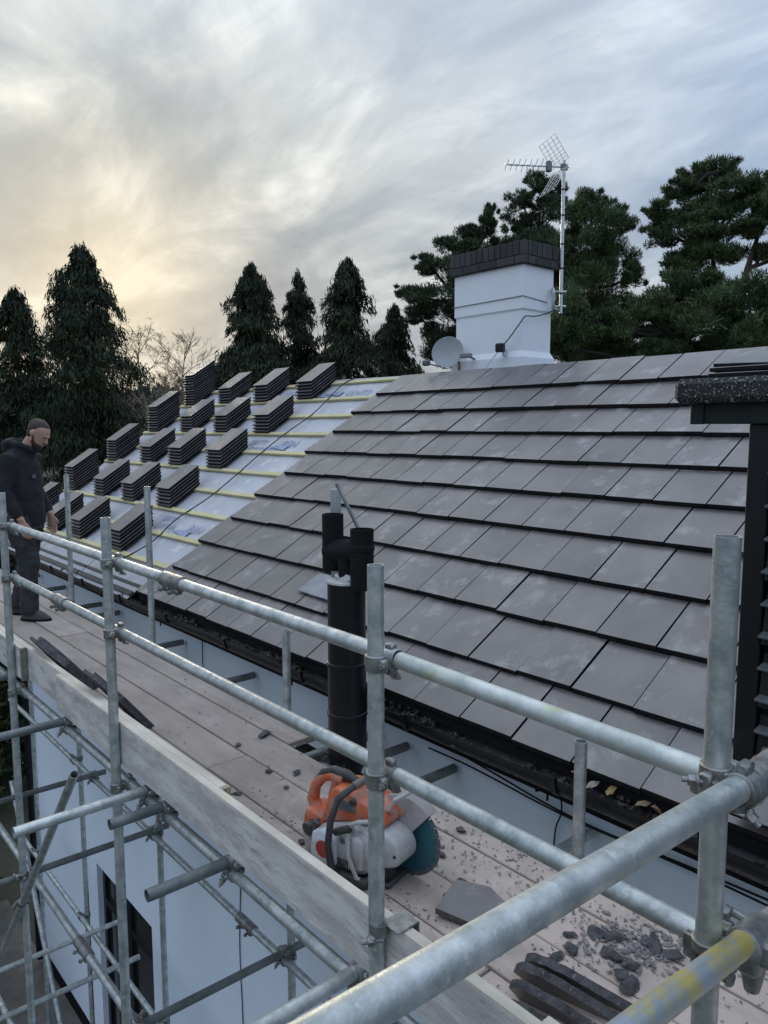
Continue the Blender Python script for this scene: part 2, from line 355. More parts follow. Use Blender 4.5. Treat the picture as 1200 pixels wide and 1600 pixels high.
# dark counter strips at the ridge end of the underlay
rv = MB(); rv.tube([roofp(RIDGE, 6.0, -.03), roofp(RIDGE + .02, 7.1, -.02), roofp(RIDGE - .02, 8.4, -.035), roofp(RIDGE, YEND - .05, -.03)], .016, 8); rv.build('underlay_roll', under_m, roof, smooth=True)
# ---- tiles
def tile_mesh(wd=TW - .0085, ln=.42, th=.022, name='tile'):
    b = MB(); b.cur = 0; y = wd / 2
    prof = [(0, .003), (.004, th), (ln, th), (ln, 0), (.03, 0), (.026, -.010), (.0, -.010)]   # side profile x,z with a thick nose
    n_ = len(prof)
    vs = [(x, -y, z) for x, z in prof] + [(x, y, z) for x, z in prof]
    b.v = vs
    for i in range(n_):
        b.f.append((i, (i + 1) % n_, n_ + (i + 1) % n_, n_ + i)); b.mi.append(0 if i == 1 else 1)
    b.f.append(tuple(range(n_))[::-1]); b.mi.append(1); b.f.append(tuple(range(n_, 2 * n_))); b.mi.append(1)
    b.cur = 1; b.bbox((.006, y - .001, -.004), (ln - .01, y + .012, th - .011))      # side lock under the next tile
    return b.mesh(name, [tile_top, tile_edge])
TILE = tile_mesh(); TILEH = tile_mesh(TW / 2 - .004); TILET = tile_mesh(ln=.42 - .12)
TA = PIT - math.asin(.030 / .349)
for c in range(0, 10):
    yl = (5.735 if (c % 2 == 1) else 5.875) * 1.06       # stepped left edge
    yl = [5.883, 5.927, 5.760, 5.865, 5.714, 5.833, 5.712, 5.869, 5.722, 5.898, 5.76][c] * 1.06
    base = 5.875 * 1.06 if c % 2 == 0 else 5.715 * 1.06
    yl = base + (yl - base) * .3
    ylo = .2 if c <= 1 else 1.05
    i = 0
    while True:
        yc = yl - TW * (i + .5)
        if yc < ylo: break
        p = roofp(c, yc + random.uniform(-.0014, .0014), .012 + random.uniform(-.002, .003)) + Vector((CP, 0, SP)) * random.uniform(-.006, .005)
        link('roof_tile', TILE if c < 10 else TILET, roof, p, (random.uniform(-.008, .008), -TA + random.uniform(-.007, .007), random.uniform(-.005, .005)))
        i += 1
# eaves comb: a dark filler strip under the first course
cb = MB(); cb.bbox((X0 + .015, .1, Z0 - .055), (X0 + .05, 6.2, Z0 - .004))
cb.build('eaves_comb', black_m, roof)
# ---- first bottom strips at the untiled eaves (pale eaves trays)
for i, (a, b) in enumerate(((6.3, 7.6), (7.62, 9.1), (9.12, 10.6))):
    et = MB(); q = lambda c, y, h: tuple(roofp(c, y, h))
    et.add([q(-.22, a, -.012), q(-.22, b, -.012), q(.55, b, -.012), q(.55, a, -.012), q(-.22, a, -.016), q(-.22, b, -.016), q(.55, b, -.016), q(.55, a, -.016)],
           [(0, 3, 2, 1), (4, 5, 6, 7), (0, 1, 5, 4), (1, 2, 6, 5), (2, 3, 7, 6), (3, 0, 4, 7)])
    et.build('eaves_tray', mat('tray_grey', (.36, .37, .39), (.28, .29, .31), rough=.35, scale=6), roof)
    q2 = MB(); Mx = Matrix.Rotation(-PIT, 3, 'Y'); q2.bevbox(roofp(-.05, (a + b) / 2, -.006), (.05, b - a, .016), .003, Mx); q2.bevbox(roofp(.22, (a + b) / 2, -.007), (.03, b - a, .012), .003, Mx); q2.build('eaves_strip', black_p, roof)
# printed marks on the underlay
def print_text(txt, c, y, size, h=-.028):
    cu_ = bpy.data.curves.new('print', 'FONT'); cu_.body = txt; cu_.size = size; cu_.align_x = 'LEFT'; cu_.extrude = .0004
    tmp = bpy.data.objects.new('print', cu_); dg = bpy.context.evaluated_depsgraph_get(); COL.objects.link(tmp); dg.update()
    me = bpy.data.meshes.new_from_object(tmp.evaluated_get(dg)); bpy.data.objects.remove(tmp)
    me.materials.clear(); me.materials.append(print_m)
    o = link('printed_text', me, roof, roofp(c, y, h)); 
    ex = Vector((0, -1, 0)); ey = Vector((CP, 0, SP)); ez = ex.cross(ey)
    o.matrix_basis = Matrix.Translation(roofp(c, y, h) - WORLD_LOC[roof.name]) @ Matrix((ex, ey, ez)).transposed().to_4x4()
def print_wedge(c, y):
    b = MB(); q = lambda dc, dy: tuple(roofp(c + dc, y + dy, -.0275))
    for poly in (((0, 0), (.30, .0), (.30, .03), (0.16, .36)), ((-.03, .02), (.09, .40), (-.03, .40))):
        b.add([q(*p) for p in poly], [tuple(range(len(poly)))])
    b.build('printed_wedge', print_m, roof)

# gutter with brackets and debris
gut = MB(); NG = 9; gy = [YNEAR] + list(np.linspace(.3, YEND + .02, 24))
gx, gzz, gr = X0 - .018, Z0 - .045, .060
def gprof(y, r, k):
    a = math.pi + math.pi * k / (NG - 1); return (gx + r * math.cos(a), y, gzz + r * 1.25 * math.sin(a) + .006 * math.sin(y * 1.7))
for y in gy:
    for k in range(NG): gut.v.append(gprof(y, gr, k))
    for k in range(NG): gut.v.append(gprof(y, gr - .006, NG - 1 - k))
m2 = 2 * NG
for i in range(len(gy) - 1):
    for j in range(m2): gut.f.append((i * m2 + j, i * m2 + (j + 1) % m2, (i + 1) * m2 + (j + 1) % m2, (i + 1) * m2 + j)); gut.mi.append(0)
gut.f.append(tuple(range(m2))); gut.f.append(tuple((len(gy) - 1) * m2 + j for j in range(m2))); gut.mi += [0, 0]
gutter = tag(gut.build('gutter', black_p, smooth=True), 'long black half round plastic gutter under the tiled eaves', 'gutter')
WORLD_LOC[gutter.name] = Vector(gutter.location)
for y in np.arange(.9, YEND, .92):
    b = MB()
    pts = [Vector(gprof(y, gr + .006, k)) for k in range(NG)]
    for a, c_ in zip(pts[:-1], pts[1:]): b.box((a + c_) / 2, (.008, .032, (c_ - a).length + .004), Matrix.Rotation(math.atan2((c_ - a).x, (c_ - a).z), 3, 'Y'))
    b.bbox((gx - gr - .012, y - .016, gzz - .004), (gx - gr + .01, y + .016, gzz + .014)); b.build('gutter_bracket', black_p, gutter)
# debris in the gutter: moss, tile crumbs, leaves
db = MB(); 
for i in range(1500):
    y = rng.uniform(.6, YEND - .1); x = gx + rng.normal(0, .022); x = min(max(x, gx - .045), gx + .05); z = gzz - .052 + .042 * rng.random() * (1 + .6 * math.sin(y * 5))
    sc = rng.uniform(.006, .02) * (1.5 if rng.random() < .08 else 1); E_ = Euler(rng.uniform(-3, 3, 3)).to_matrix()
    db.box((x, y, z), (sc * rng.uniform(.6, 1.5), sc * rng.uniform(.8, 1.6), sc * rng.uniform(.3, .9)), E_)
db.bbox((gx - .04, .6, gzz - .066), (gx + .04, YEND - .1, gzz - .045))
tag(db.build('gutter_debris', rubble_m), 'brown leaves moss and tile crumbs lying in the black gutter', 'debris', kind='stuff')
for y, cc in ((1.74, (.34, .20, .13)), (1.66, (.38, .34, .28)), (1.58, (.34, .24, .09)), (1.44, (.32, .23, .14)), (1.38, (.28, .14, .08))):
    b = MB(); 
    E_ = Euler((random.uniform(-.5, .5), random.uniform(-.5, .5), random.uniform(0, 3))).to_matrix()
    b.add([E_ @ Vector(v) + Vector((gx - .01 + random.uniform(-.01, .02), y, gzz + .022)) for v in ((-.024, 0, 0), (-.008, -.012, .006), (.018, -.012, .010), (.034, .002, .004), (.016, .014, .010), (-.01, .014, .004), (-.028, 0, -.003), (-.008, -.016, .003), (.018, -.012, .007), (.034, .002, .001), (.016, .014, .007), (-.01, .014, .001))],
          [(0, 1, 2, 3, 4, 5), (11, 10, 9, 8, 7, 6)] + [(i, i + 6, (i + 1) % 6 + 6, (i + 1) % 6) for i in range(6)])
    tag(b.build('fallen_leaf', mat('leaf_%d' % int(y * 100), cc, tuple(q * .6 for q in cc), rough=.7, scale=40)), 'curled tan leaf lying in the gutter beside the short inner pole', 'leaf', 'fallen leaves in the gutter')
# cables sagging under the gutter
def cable(name, pts, r, label, m_=black_p, cat='cable', group=None, sub=6):
    P_ = [Vector(p) for p in pts]; out = []
    for i in range(len(P_) - 1):
        p0, p1, p2, p3 = P_[max(i - 1, 0)], P_[i], P_[i + 1], P_[min(i + 2, len(P_) - 1)]
        for k in range(sub):
            t = k / sub; out.append(.5 * ((2 * p1) + (-p0 + p2) * t + (2 * p0 - 5 * p1 + 4 * p2 - p3) * t * t + (-p0 + 3 * p1 - 3 * p2 + p3) * t ** 3))
    out.append(P_[-1])
    b = MB(); b.tube(out, r, 6); o = b.build(name, m_, smooth=True)
    if label: tag(o, label, cat, group)
    return o
for k in range(4):
    pts = [(WX - .035 - .01 * k, y, .085 - .022 * k + .022 * math.sin(y * 2.2 + k * 1.1) - (.05 * math.exp(-((y - 1.9) / .5) ** 2) if k > 1 else 0)) for y in np.arange(.1, 4.0 if k < 2 else 2.9, .24)]
    cable('cable', pts, .0045, 'thin black cable slung along the wall under the gutter', group='cables under the gutter')
def hang_clip(y):
    b = MB(); x = WX - .06; z = .10
    b.tube([(x, y, z + .06), (x, y, z - .08)], .006, 6); b.tube([(x - .05, y + .03, z - .03), (x + .05, y - .03, z - .01)], .006, 6); b.tube([(x + .03, y, z - .01), (WX, y, z - .01)], .005, 6)
    tag(b.build('cable_clip', black_p), 'small black cross shaped cable clip on the white wall', 'clip', 'cable clips on the wall')
for y in (1.98, 4.02, 6.0, 7.2): hang_clip(y)
cable('cable', [(WX - .03, 1.93, .05), (WX - .035, 1.92, -.02), (WX - .02, 1.96, -.12), (WX - .02, 1.97, -.25)], .004, 'short black cable dangling loose down the white wall')
cable('cable', [(WX - .01, 5.35, .08), (WX - .02, 5.33, -.2), (WX - .012, 5.28, -.45)], .004, 'thin black wire hanging from the gutter past the platform edge')
cable('cable', [(WX - .008, 4.9, -.2), (WX - .008, 4.87, -.9), (WX - .008, 4.83, -1.5), (WX - .008, 4.88, -2.3), (WX - .008, 4.86, -3.0), (WX - .008, 4.9, -3.9), (WX - .008, 4.86, GZ + .3)], .004, 'dark cable running down the white house wall')
# downpipe at the far corner
dp_ = MB(); dp_.tube([(WX - .06, YW + .02, -.05), (WX - .06, YW + .02, GZ + .1)], .045, 14)
for z in (-.6, -2.2, -3.9): dp_.tube([(WX - .06, YW + .02, z), (WX - .06, YW + .02, z - .05)], .055, 14)
dp_.bbox((WX - .05, YW - .02, -.62), (WX + .02, YW + .02, -.58))
tag(dp_.build('downpipe', black_p, smooth=True), 'black downpipe at the far corner of the white wall', 'pipe')
for txt, px, py, sz in (('BRITTI', 252, 812, .11), ('DAMAX', 240, 822, .12), ('BSH', 288, 830, .15), ('BRITTI', 388, 694, .12), ('DAMAX', 385, 704, .12), ('BSH', 434, 698, .17), ('VENT3', 535, 618, .15), ('VENT3', 478, 703, .15), ('DAMAX', 160, 772, .12), ('VENT3', 440, 620, .15)):
    c_, y_ = roof_c(px, py, -.03); print_text(txt, c_, y_, sz, -.0285)
for px, py in ((265, 835), (418, 703), (505, 620)):
    c_, y_ = roof_c(px, py, -.03); print_wedge(c_, y_ - .3)
# black cable lying over the underlay
pts = []
for zx, zy in ((850, 122), (800, 150), (700, 250), (590, 330), (500, 402), (400, 490), (300, 572), (180, 652), (95, 732), (0, 788), (-60, 812)):
    c_, y_ = roof_c(200 + zx / 2.4, 540 + zy / 2.4, .002); pts.append(roofp(c_, y_, .002))
cable('cable', pts, .006, 'black cable trailing down across the bare roof battens')
# ================================================================== loose tiles stacked on the battens
def stack_tile(th, nose):
    b = MB(); y = .165; ln = .42; zz = nose + th
    def tier(x0, x1, hw, za, zb, top):
        ch = .0022
        vs = [(x0, -hw, za), (x1, -hw, za), (x1, hw, za), (x0, hw, za), (x0, -hw, zb - ch), (x1, -hw, zb - ch), (x1, hw, zb - ch), (x0, hw, zb - ch), (x0 + ch, -hw + ch, zb), (x1 - ch, -hw + ch, zb), (x1 - ch, hw - ch, zb), (x0 + ch, hw - ch, zb)]
        o = len(b.v); b.v += vs
        for i, f in enumerate([(3, 2, 1, 0), (0, 1, 5, 4), (1, 2, 6, 5), (2, 3, 7, 6), (3, 0, 4, 7), (4, 5, 9, 8), (5, 6, 10, 9), (6, 7, 11, 10), (7, 4, 8, 11), (8, 9, 10, 11)]):
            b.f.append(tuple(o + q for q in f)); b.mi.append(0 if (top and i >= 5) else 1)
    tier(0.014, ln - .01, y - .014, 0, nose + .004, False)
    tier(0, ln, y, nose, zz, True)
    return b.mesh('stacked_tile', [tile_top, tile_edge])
ST_S = stack_tile(.016, .0145)
rown = {9: 'highest', 7: 'second highest', 5: 'middle', 3: 'second lowest', 1: 'lowest'}
coln = ['tall stack at the roof verge', 'short stack next to the tall one', 'short stack second from the cable', 'short stack closest to the laid tiles']
STK = [(9, (10.55, 9.50, 8.58, 7.62), (12, 6, 6, 6)), (7, (10.53, 9.50, 8.58, 7.63), (10, 6, 6, 6)), (5, (10.58, 9.48, 8.66, 7.69), (8, 6, 6, 6)), (3, (10.6, 9.55, 8.66, 7.72), (9, 6, 6, 6)), (1, (10.45, 9.58, 8.74, 7.62), (8, 6, 6, 6))]
PH = .0305
for c, yfs, ns in STK:
    for j, (yf, n_) in enumerate(zip(yfs, ns)):
        slip = random.uniform(-.004, .008); ang0 = random.uniform(-.012, .012); lean_ = random.uniform(-.001, .001)
        for i in range(n_):
            p = roofp(c + .02, yf - .165 + random.uniform(-.004, .004) + lean_ * i, -.0062) + Vector((0, 0, i * PH / CP)) + Vector((CP, 0, SP)) * (random.uniform(-.006, .006) + slip)
            o = link('stacked_tile', ST_S, None, p, (0, -PIT, ang0 + random.uniform(-.006, .006)))
            pos = 'bottom tile' if i == 0 else 'top tile' if i == n_ - 1 else 'tile'
            tag(o, '%s %s of the %s, %s stack row' % ('lowest grey' if i == 0 else 'topmost grey' if i == n_ - 1 else 'grey', 'tile', coln[j], rown[c]), 'roof tile', 'loose tiles stacked on the battens')

# ================================================================== scaffold
scaf = thing('scaffold', (0, 3.6, GZ), 'galvanised tube scaffold with board platform around the white house', 'scaffold')
TR = .02415
def pole(name, a, b, m_=galv, r=TR):
    o = MB().tube([a, Vector(a).lerp(Vector(b), .5), b], r, 20, hollow=.86).build(name, m_, scaf, smooth=True); return o
OUT = [(.622, 1.493), (1.61, 1.305), (3.63, 1.26), (5.45, 1.265)]
for y, zt in OUT: pole('standard', (0, y, GZ + .03), (0, y, zt))
tag(scaf.children[-1], None)
INN = [(1.635, .482), (3.684, .501), (5.575, 1.244), (7.40, 1.246), (8.95, -.1)]
for y, zt in INN: pole('standard', (1.06, y, GZ + .03), (1.06, y, zt))
for y in [q[0] for q in OUT] : MB().bbox((-.075, y - .075, GZ + .028), (.075, y + .075, GZ + .036)).build('base_plate', galv_d, scaf)
for y in [q[0] for q in INN]: MB().bbox((.985, y - .075, GZ + .028), (1.135, y + .075, GZ + .036)).build('base_plate', galv_d, scaf)
RXo = .053
pole('guard_rail', (RXo, 1.575, 1.033), (RXo, 5.50, 1.036)); pole('guard_rail', (RXo, 1.665, .685), (RXo, 5.50, .684))
pole('guard_rail', (RXo + .004, .56, 1.010), (RXo + .004, 1.572, 1.026), galv_g); pole('guard_rail', (RXo + .004, .58, .672), (RXo + .004, 1.662, .676))
pole('guard_rail', (-1.75, .571, 1.120), (.40, .571, 1.020)); pole('guard_rail', (-1.3, .571, .865), (.40, .571, .672), galv_y)
pole('ledger', (.068, .45, -.103), (.068, 6.6, -.103)); pole('ledger', (.055, 1.2, -1.44), (.055, 7.2, -1.44)); pole('ledger', (.055, 3.0, -3.15), (.055, 7.2, -3.15))
pole('ledger', (1.0, .3, -1.552), (1.0, 9.6, -1.552)); pole('ledger', (1.0, 3.0, -3.205), (1.0, 9.6, -3.205)); pole('ledger', (1.0, .3, -.112), (1.0, 9.6, -.112), galv_d)
TZ = -.0535
for y, xa, m_ in ((.78, -.2, galv_d), (1.77, -.62, galv), (2.59, -.29, galv_d), (2.95, .45, galv_d), (3.19, -.20, galv_d), (3.395, -.54, galv), (4.55, -.62, galv_d), (5.66, -.12, galv_d), (6.98, -.1, galv_d), (7.44, -.1, galv_d), (8.5, -.1, galv_d), (9.4, -.1, galv_d)):
    pole('transom', (xa, y + .01, TZ), (1.355, y, TZ), m_)
for y, xa, xb, z in ((6.85, -.35, 1.1, -1.50), (5.56, -.35, 1.12, -1.50), (3.68, -.35, 1.15, -1.50), (1.72, -.3, 1.1, -1.50), (6.98, -.35, 1.2, -3.12), (6.37, -.35, 1.16, -3.12), (4.9, -.2, 1.12, -3.12)):
    pole('transom', (xa, y + .02, z), (xb, y - .02, z), galv if z < -2 else galv_d)
pole('brace', (-.052, 4.10, -.19), (-.052, 7.3, -3.78)); pole('brace', (.60, 8.1, -1.9), (.60, 6.0, -5.2))
# couplers -----------------------------------------------------------
def coupler(p, ax1, p2, ax2, s=1.0):
    """half shells round two crossing tubes with bolts; p on tube 1, p2 on tube 2"""
    p, p2, ax1, ax2 = Vector(p), Vector(p2), Vector(ax1).normalized(), Vector(ax2).normalized()
    b = MB()
    for c, ax in ((p, ax1), (p2, ax2)):
        b.tube([c - ax * .024, c - ax * .021, c + ax * .021, c + ax * .024], [TR + .003, TR + .0065, TR + .0065, TR + .003], 18)
    mid = (p + p2) / 2; dirn = (p2 - p).normalized(); M_ = Matrix((ax1, ax2 - ax1 * ax1.dot(ax2), ax1.cross(ax2))).transposed()
    b.bevbox(mid, (.042, .042, .018), .004, M_)
    ears = []
    for c, ax, other in ((p, ax1, ax2), (p2, ax2, ax1)):
        for sg in (-1, 1):
            side = ax.cross(dirn).normalized() * sg
            e = c + side * (TR + .012); b.bevbox(e, (.022, .022, .034), .004, Matrix((side, dirn, ax)).transposed()); ears.append((e, side, ax))
    o = b.build('coupler', clampm, scaf, smooth=True)
    for e, side, ax in (ears[0], ears[3]):
        q = MB(); d_ = (dirn * .9 + side * .3).normalized() if e is ears[0][0] else (-dirn * .8 + side * .5).normalized()
        d_ = side * .55 + dirn * (-.8 if e is ears[0][0] else .8); d_.normalize()
        a0 = e + side * .004; q.tube([a0 - d_ * .02, a0 + d_ * .042], .0055, 8); q.tube([a0 + d_ * .018, a0 + d_ * .031], .0115, 6); q.tube([a0 + d_ * .014, a0 + d_ * .018], .014, 10)
        q.build('bolt', clampm, o, smooth=True)
    return o
def sleeve(p, ax, ln=.09):
    p, ax = Vector(p), Vector(ax).normalized(); b = MB()
    b.tube([p - ax * ln, p - ax * (ln - .004), p - ax * .004, p + ax * .004, p + ax * (ln - .004), p + ax * ln], [TR + .004, TR + .009, TR + .009, TR + .009, TR + .009, TR + .004], 18)
    side = ax.cross(Vector((0, 0, 1))).normalized()
    for k in (-.5, .5):
        b.bevbox(p + ax * ln * k - Vector((0, 0, TR + .012)) - side * .006, (.03, .05, .026), .005, Matrix((side, ax, Vector((0, 0, 1)))).transposed())
    o = b.build('sleeve_coupler', clampm, scaf, smooth=True)
    for k in (-.5, .5):
        q = MB(); c = p + ax * ln * k - Vector((0, 0, TR + .012)) - side * .02; q.tube([c + side * .03, c - side * .03], .006, 8); q.tube([c - side * .012, c - side * .024], .012, 6); q.build('bolt', clampm, o)
YA, XA, ZA = (0, 1, 0), (1, 0, 0), (0, 0, 1)
for y, zs in ((1.61, (1.022, .674)), (3.63, (1.035, .685)), (5.45, (1.036, .684)), (.622, (1.008, .672))):
    for z in zs: coupler((0, y, z - .0), ZA, (RXo, y - .004, z), YA)
for y in (1.61, 3.63, 5.45): coupler((0, y, -.103), ZA, (.068, y, -.103), YA); coupler((0, y, -1.44), ZA, (.055, y, -1.44), YA)
coupler((0, .622, 1.04), ZA, (.0, .571, 1.038), XA)
for y, z in ((1.635, -1.552), (3.684, -1.552), (5.575, -1.552), (7.4, -1.552), (5.575, -3.205), (7.4, -3.205), (8.95, -3.205)): coupler((1.06, y, z), ZA, (1.0, y, z), YA)
for y in (1.77, 2.59, 3.19, 3.395, 4.55): coupler((.068, y, -.103), YA, (.068, y, TZ), XA)
for y in (2.59, 5.66, 7.44): coupler((1.0, y, -.112), YA, (1.0, y, TZ), XA)
coupler((0, 5.45, -1.44), ZA, (-.052, 5.3, -1.535), (0, 1, -1.12)); coupler((.055, 6.85, -1.44), YA, (.055, 6.85, -1.495), XA); coupler((.055, 3.68, -1.44), YA, (.055, 3.68, -1.495), XA)
coupler((1.0, 5.56, -1.552), YA, (1.0, 5.56, -1.50), XA); coupler((1.0, 3.68, -1.552), YA, (1.0, 3.68, -1.50), XA); coupler((1.0, 6.85, -1.552), YA, (1.0, 6.85, -1.50), XA)
sleeve((RXo, 3.02, 1.034), YA); sleeve((RXo, 4.52, .685), YA); sleeve((1.0, 4.12, -1.552), YA, .10); sleeve((.055, 4.42, -1.44), YA, .10); sleeve((.095, .571, 1.034), XA, .10)
# big swivel casting on the yellow rail
b = MB(); c = Vector((.075, .571, .702)); dx = Vector((1, 0, -.09)).normalized(); side = Vector((0, 1, 0)); up = dx.cross(side)
b.tube([c - dx * .045, c - dx * .04, c + dx * .05, c + dx * .06], [TR + .004, TR + .011, TR + .012, TR + .004], 20)
b.bevbox(c + up * -.005 - side * .036 + dx * .01, (.085, .03, .05), .008, Matrix((dx, side, up)).transposed()); b.bevbox(c - Vector((0, 0, .045)) + dx * .012, (.07, .045, .05), .01, Matrix((dx, side, up)).transposed()); b.tube([c - Vector((0, 0, .03)) + dx * .012, c - Vector((0, 0, .11)) + dx * .012], [.03, .015], 10)
sw = b.build('swivel_coupler', clampm, scaf, smooth=True)
MB().tube([c + side * .0 + dx * .02 + up * .02, c + side * .052 + up * .03 + dx * .01], .008, 8).tube([c + side * .045 + up * .028, c + side * .058 + up * .03], .014, 6).build('bolt', clampm, sw)
coupler((0, .622, .69), ZA, (RXo + .004, .622, .675), YA)
# boards ---------------------------------------------------------------
BT = .0082
def board(name, x0, x1, y0, y1, z0, z1, m_, bands=True, sag=.0):
    b = MB(); b.bevbox(((x0 + x1) / 2, (y0 + y1) / 2, (z0 + z1) / 2), (x1 - x0, y1 - y0, z1 - z0), .004); o = b.build(name, m_, scaf)
    if bands:
        for ye in (y0, y1):
            s_ = 1 if ye == y0 else -1; q = MB(); q.bbox((x0 - .001, ye - .001 * s_, z0 - .001), (x1 + .001, ye + .028 * s_, z1 + .001)); q.build('end_band', clampm, o)
    return o
COLS = [(.104, .329, [-.9, 1.45, 5.3, 9.2]), (.338, .563, [-.9, 3.31, 6.93, 10.4]), (.572, .797, [-.9, 2.4, 6.25, 10.2]), (.806, 1.031, [-.9, 2.74])]
for x0, x1, br in COLS:
    for a, b_ in zip(br[:-1], br[1:]):
        dz = random.uniform(-.003, .003); board('scaffold_board', x0, x1, a + .004, b_ - .004, BT - .038 + dz, BT + dz, wood_b, bands=False)
board('scaffold_board', .806, 1.031, 3.29, 7.12, BT - .038, BT, wood_b, False); board('scaffold_board', .806, 1.031, 7.13, 10.3, BT - .036, BT + .002, wood_b, False)
# toe boards: a face material and paler sawn top edge
def toe(x0, x1, y0, y1, z0=.009, h=.222):
    o = board('toe_board', x0, x1, y0, y1, z0, z0 + h - .0065, wood_t, False)
    MB().bevbox(((x0 + x1) / 2, (y0 + y1) / 2, z0 + h - .0035), (x1 - x0 + .0005, y1 - y0, .007), .002).build('sawn_edge', wood_e, o)
    return o
toe(.026, .062, .72, 4.60); toe(.066, .102, 2.66, 6.2, .010, .216); toe(.066, .102, -.6, 1.06, .010, .21); t3 = toe(.028, .062, 5.30, 7.8, .009, .218)
for x, y in ((.03, .80), ): pass
MB().bbox((.0645, 2.655, .010), (.1035, 2.685, .2275)).build('end_band', mat('yellow_band', (.42, .36, .22), (.25, .22, .16), rough=.7, scale=30), scaf)
MB().bbox((.0245, 5.295, .008), (.064, 5.325, .229)).build('end_band', mat('green_band', (.22, .25, .19), (.14, .15, .12), rough=.7, scale=30), scaf)
# toe board clips
for y in (1.60,):
    b = MB(); b.bevbox((.046, y - .045, .236), (.085, .075, .006), .002); b.bevbox((.09, y - .045, .205), (.005, .07, .06), .002); b.tube([(0, y, .20), (0, y, .235)], TR + .005, 16)
    b.bevbox((-.012, y + .0, .190), (.05, .03, .03), .006); o = b.build('toe_board_clip', clampm, scaf, smooth=True)
    MB().tube([(-.055, y + .012, .188), (.0, y - .02, .19)], .008, 8).tube([(-.04, y + .004, .188), (-.026, y - .004, .188)], .015, 6).build('bolt', clampm, o)
# pole through the platform gap by the flue
pole('ledger', (.93, 2.3, -.112), (.93, 3.6, -.112), galv_d)

# ================================================================== debris on the platform
def chunk(p, size, seed, label, mt=tile_broken, name='tile_fragment', flat=.5, grp='tile fragments on the boards'):
    import bmesh
    r_ = random.Random(seed); bm = bmesh.new()
    for i in range(13):
        q = Vector((r_.gauss(0, 1), r_.gauss(0, 1), r_.gauss(0, 1))).normalized(); q = Vector([math.copysign(abs(c_) ** .6, c_) for c_ in q])
        bm.verts.new((q.x * size[0] * .55 * r_.uniform(.6, 1.1), q.y * size[1] * .55 * r_.uniform(.6, 1.1), max(0, (q.z + .9) * size[2] * .55)))
    res = bmesh.ops.convex_hull(bm, input=bm.verts); bmesh.ops.delete(bm, geom=[v for v in bm.verts if not v.link_faces], context='VERTS')
    me = bpy.data.meshes.new(name); bm.to_mesh(me); bm.free(); me.materials.append(mt)
    zmin = min(v.co.z for v in me.vertices)
    for v in me.vertices: v.co.z -= zmin
    b = type('x', (), {'mesh': lambda self, a, b_: me})()
    o = link(name, b.mesh(name, mt), None, p, (0, 0, r_.uniform(0, 6)))
    return tag(o, label, 'tile fragment', grp)
def fz(px, py, z=BT):
    d_ = ray(px, py); t = (z - CAMP.z) / d_.z; return CAMP + d_ * t
FR = [(413, 1150, .085, .05, .04, 'angular grey tile fragment lying near the flue gap'), (372, 1165, .05, .035, .015, 'small flat grey tile fragment near the flue gap'), (421, 1207, .045, .035, .03, 'small grey tile lump beside the toe board seam'), (462, 1210, .05, .035, .03, 'grey tile lump between flue gap and disc cutter'),
      (370, 1242, .045, .03, .02, 'small grey tile lump near the board joint'), (447, 1232, .035, .025, .02, 'tiny grey tile lump behind the orange saw handle'), (720, 1300, .05, .04, .03, 'rough grey tile lump beyond the saw blade'), (690, 1338, .045, .035, .012, 'flat tile flake beside the saw blade'), (722, 1380, .06, .04, .02, 'flat grey tile piece between saw blade and slab'), (700, 1400, .04, .03, .014, 'thin tile flake near the lone grey slab'),
      (680, 1350, .03, .025, .03, 'dark tile crumb touching the saw blade'), (895, 1487, .055, .045, .04, 'dark angular tile lump on the pink dusted board'), (892, 1462, .05, .035, .02, 'flat dark tile flake on the pink dusted board'), (930, 1462, .055, .05, .035, 'grey tile lump with pale dust in the rubble heap'), (958, 1468, .085, .05, .035, 'ribbed black tile piece on top of the rubble heap'), (950, 1492, .05, .045, .03, 'rounded grey tile lump in the rubble heap'), (965, 1500, .055, .035, .03, 'small broken tile wedge in the rubble heap'), (985, 1507, .075, .05, .045, 'large broken tile lump at the heap centre'), (972, 1527, .045, .05, .03, 'upright grey tile chip at the heap front'), (985, 1542, .09, .045, .03, 'long grey tile shard below the rubble heap'), (1012, 1476, .055, .045, .03, 'blocky grey tile lump beside the heap'), (1025, 1478, .10, .05, .03, 'broad flat tile shard by the lower rail'), (1050, 1495, .07, .045, .025, 'dark tile shard near the rail coupler'), (870, 1497, .045, .04, .03, 'brownish tile lump against the board seam'),
      (600, 1385, .05, .04, .02, 'tile flake under the saw by the pole'), (490, 1325, .05, .04, .03, 'dark tile lump under the saw tank'), (472, 1318, .04, .03, .025, 'small dark tile lump beside the saw tank')]
for i, (px, py, a, b_, c_, lb) in enumerate(FR): chunk(fz(px, py), (a * 1.1, b_ * 1.1, max(c_ * .62, .012)), 100 + i, lb)
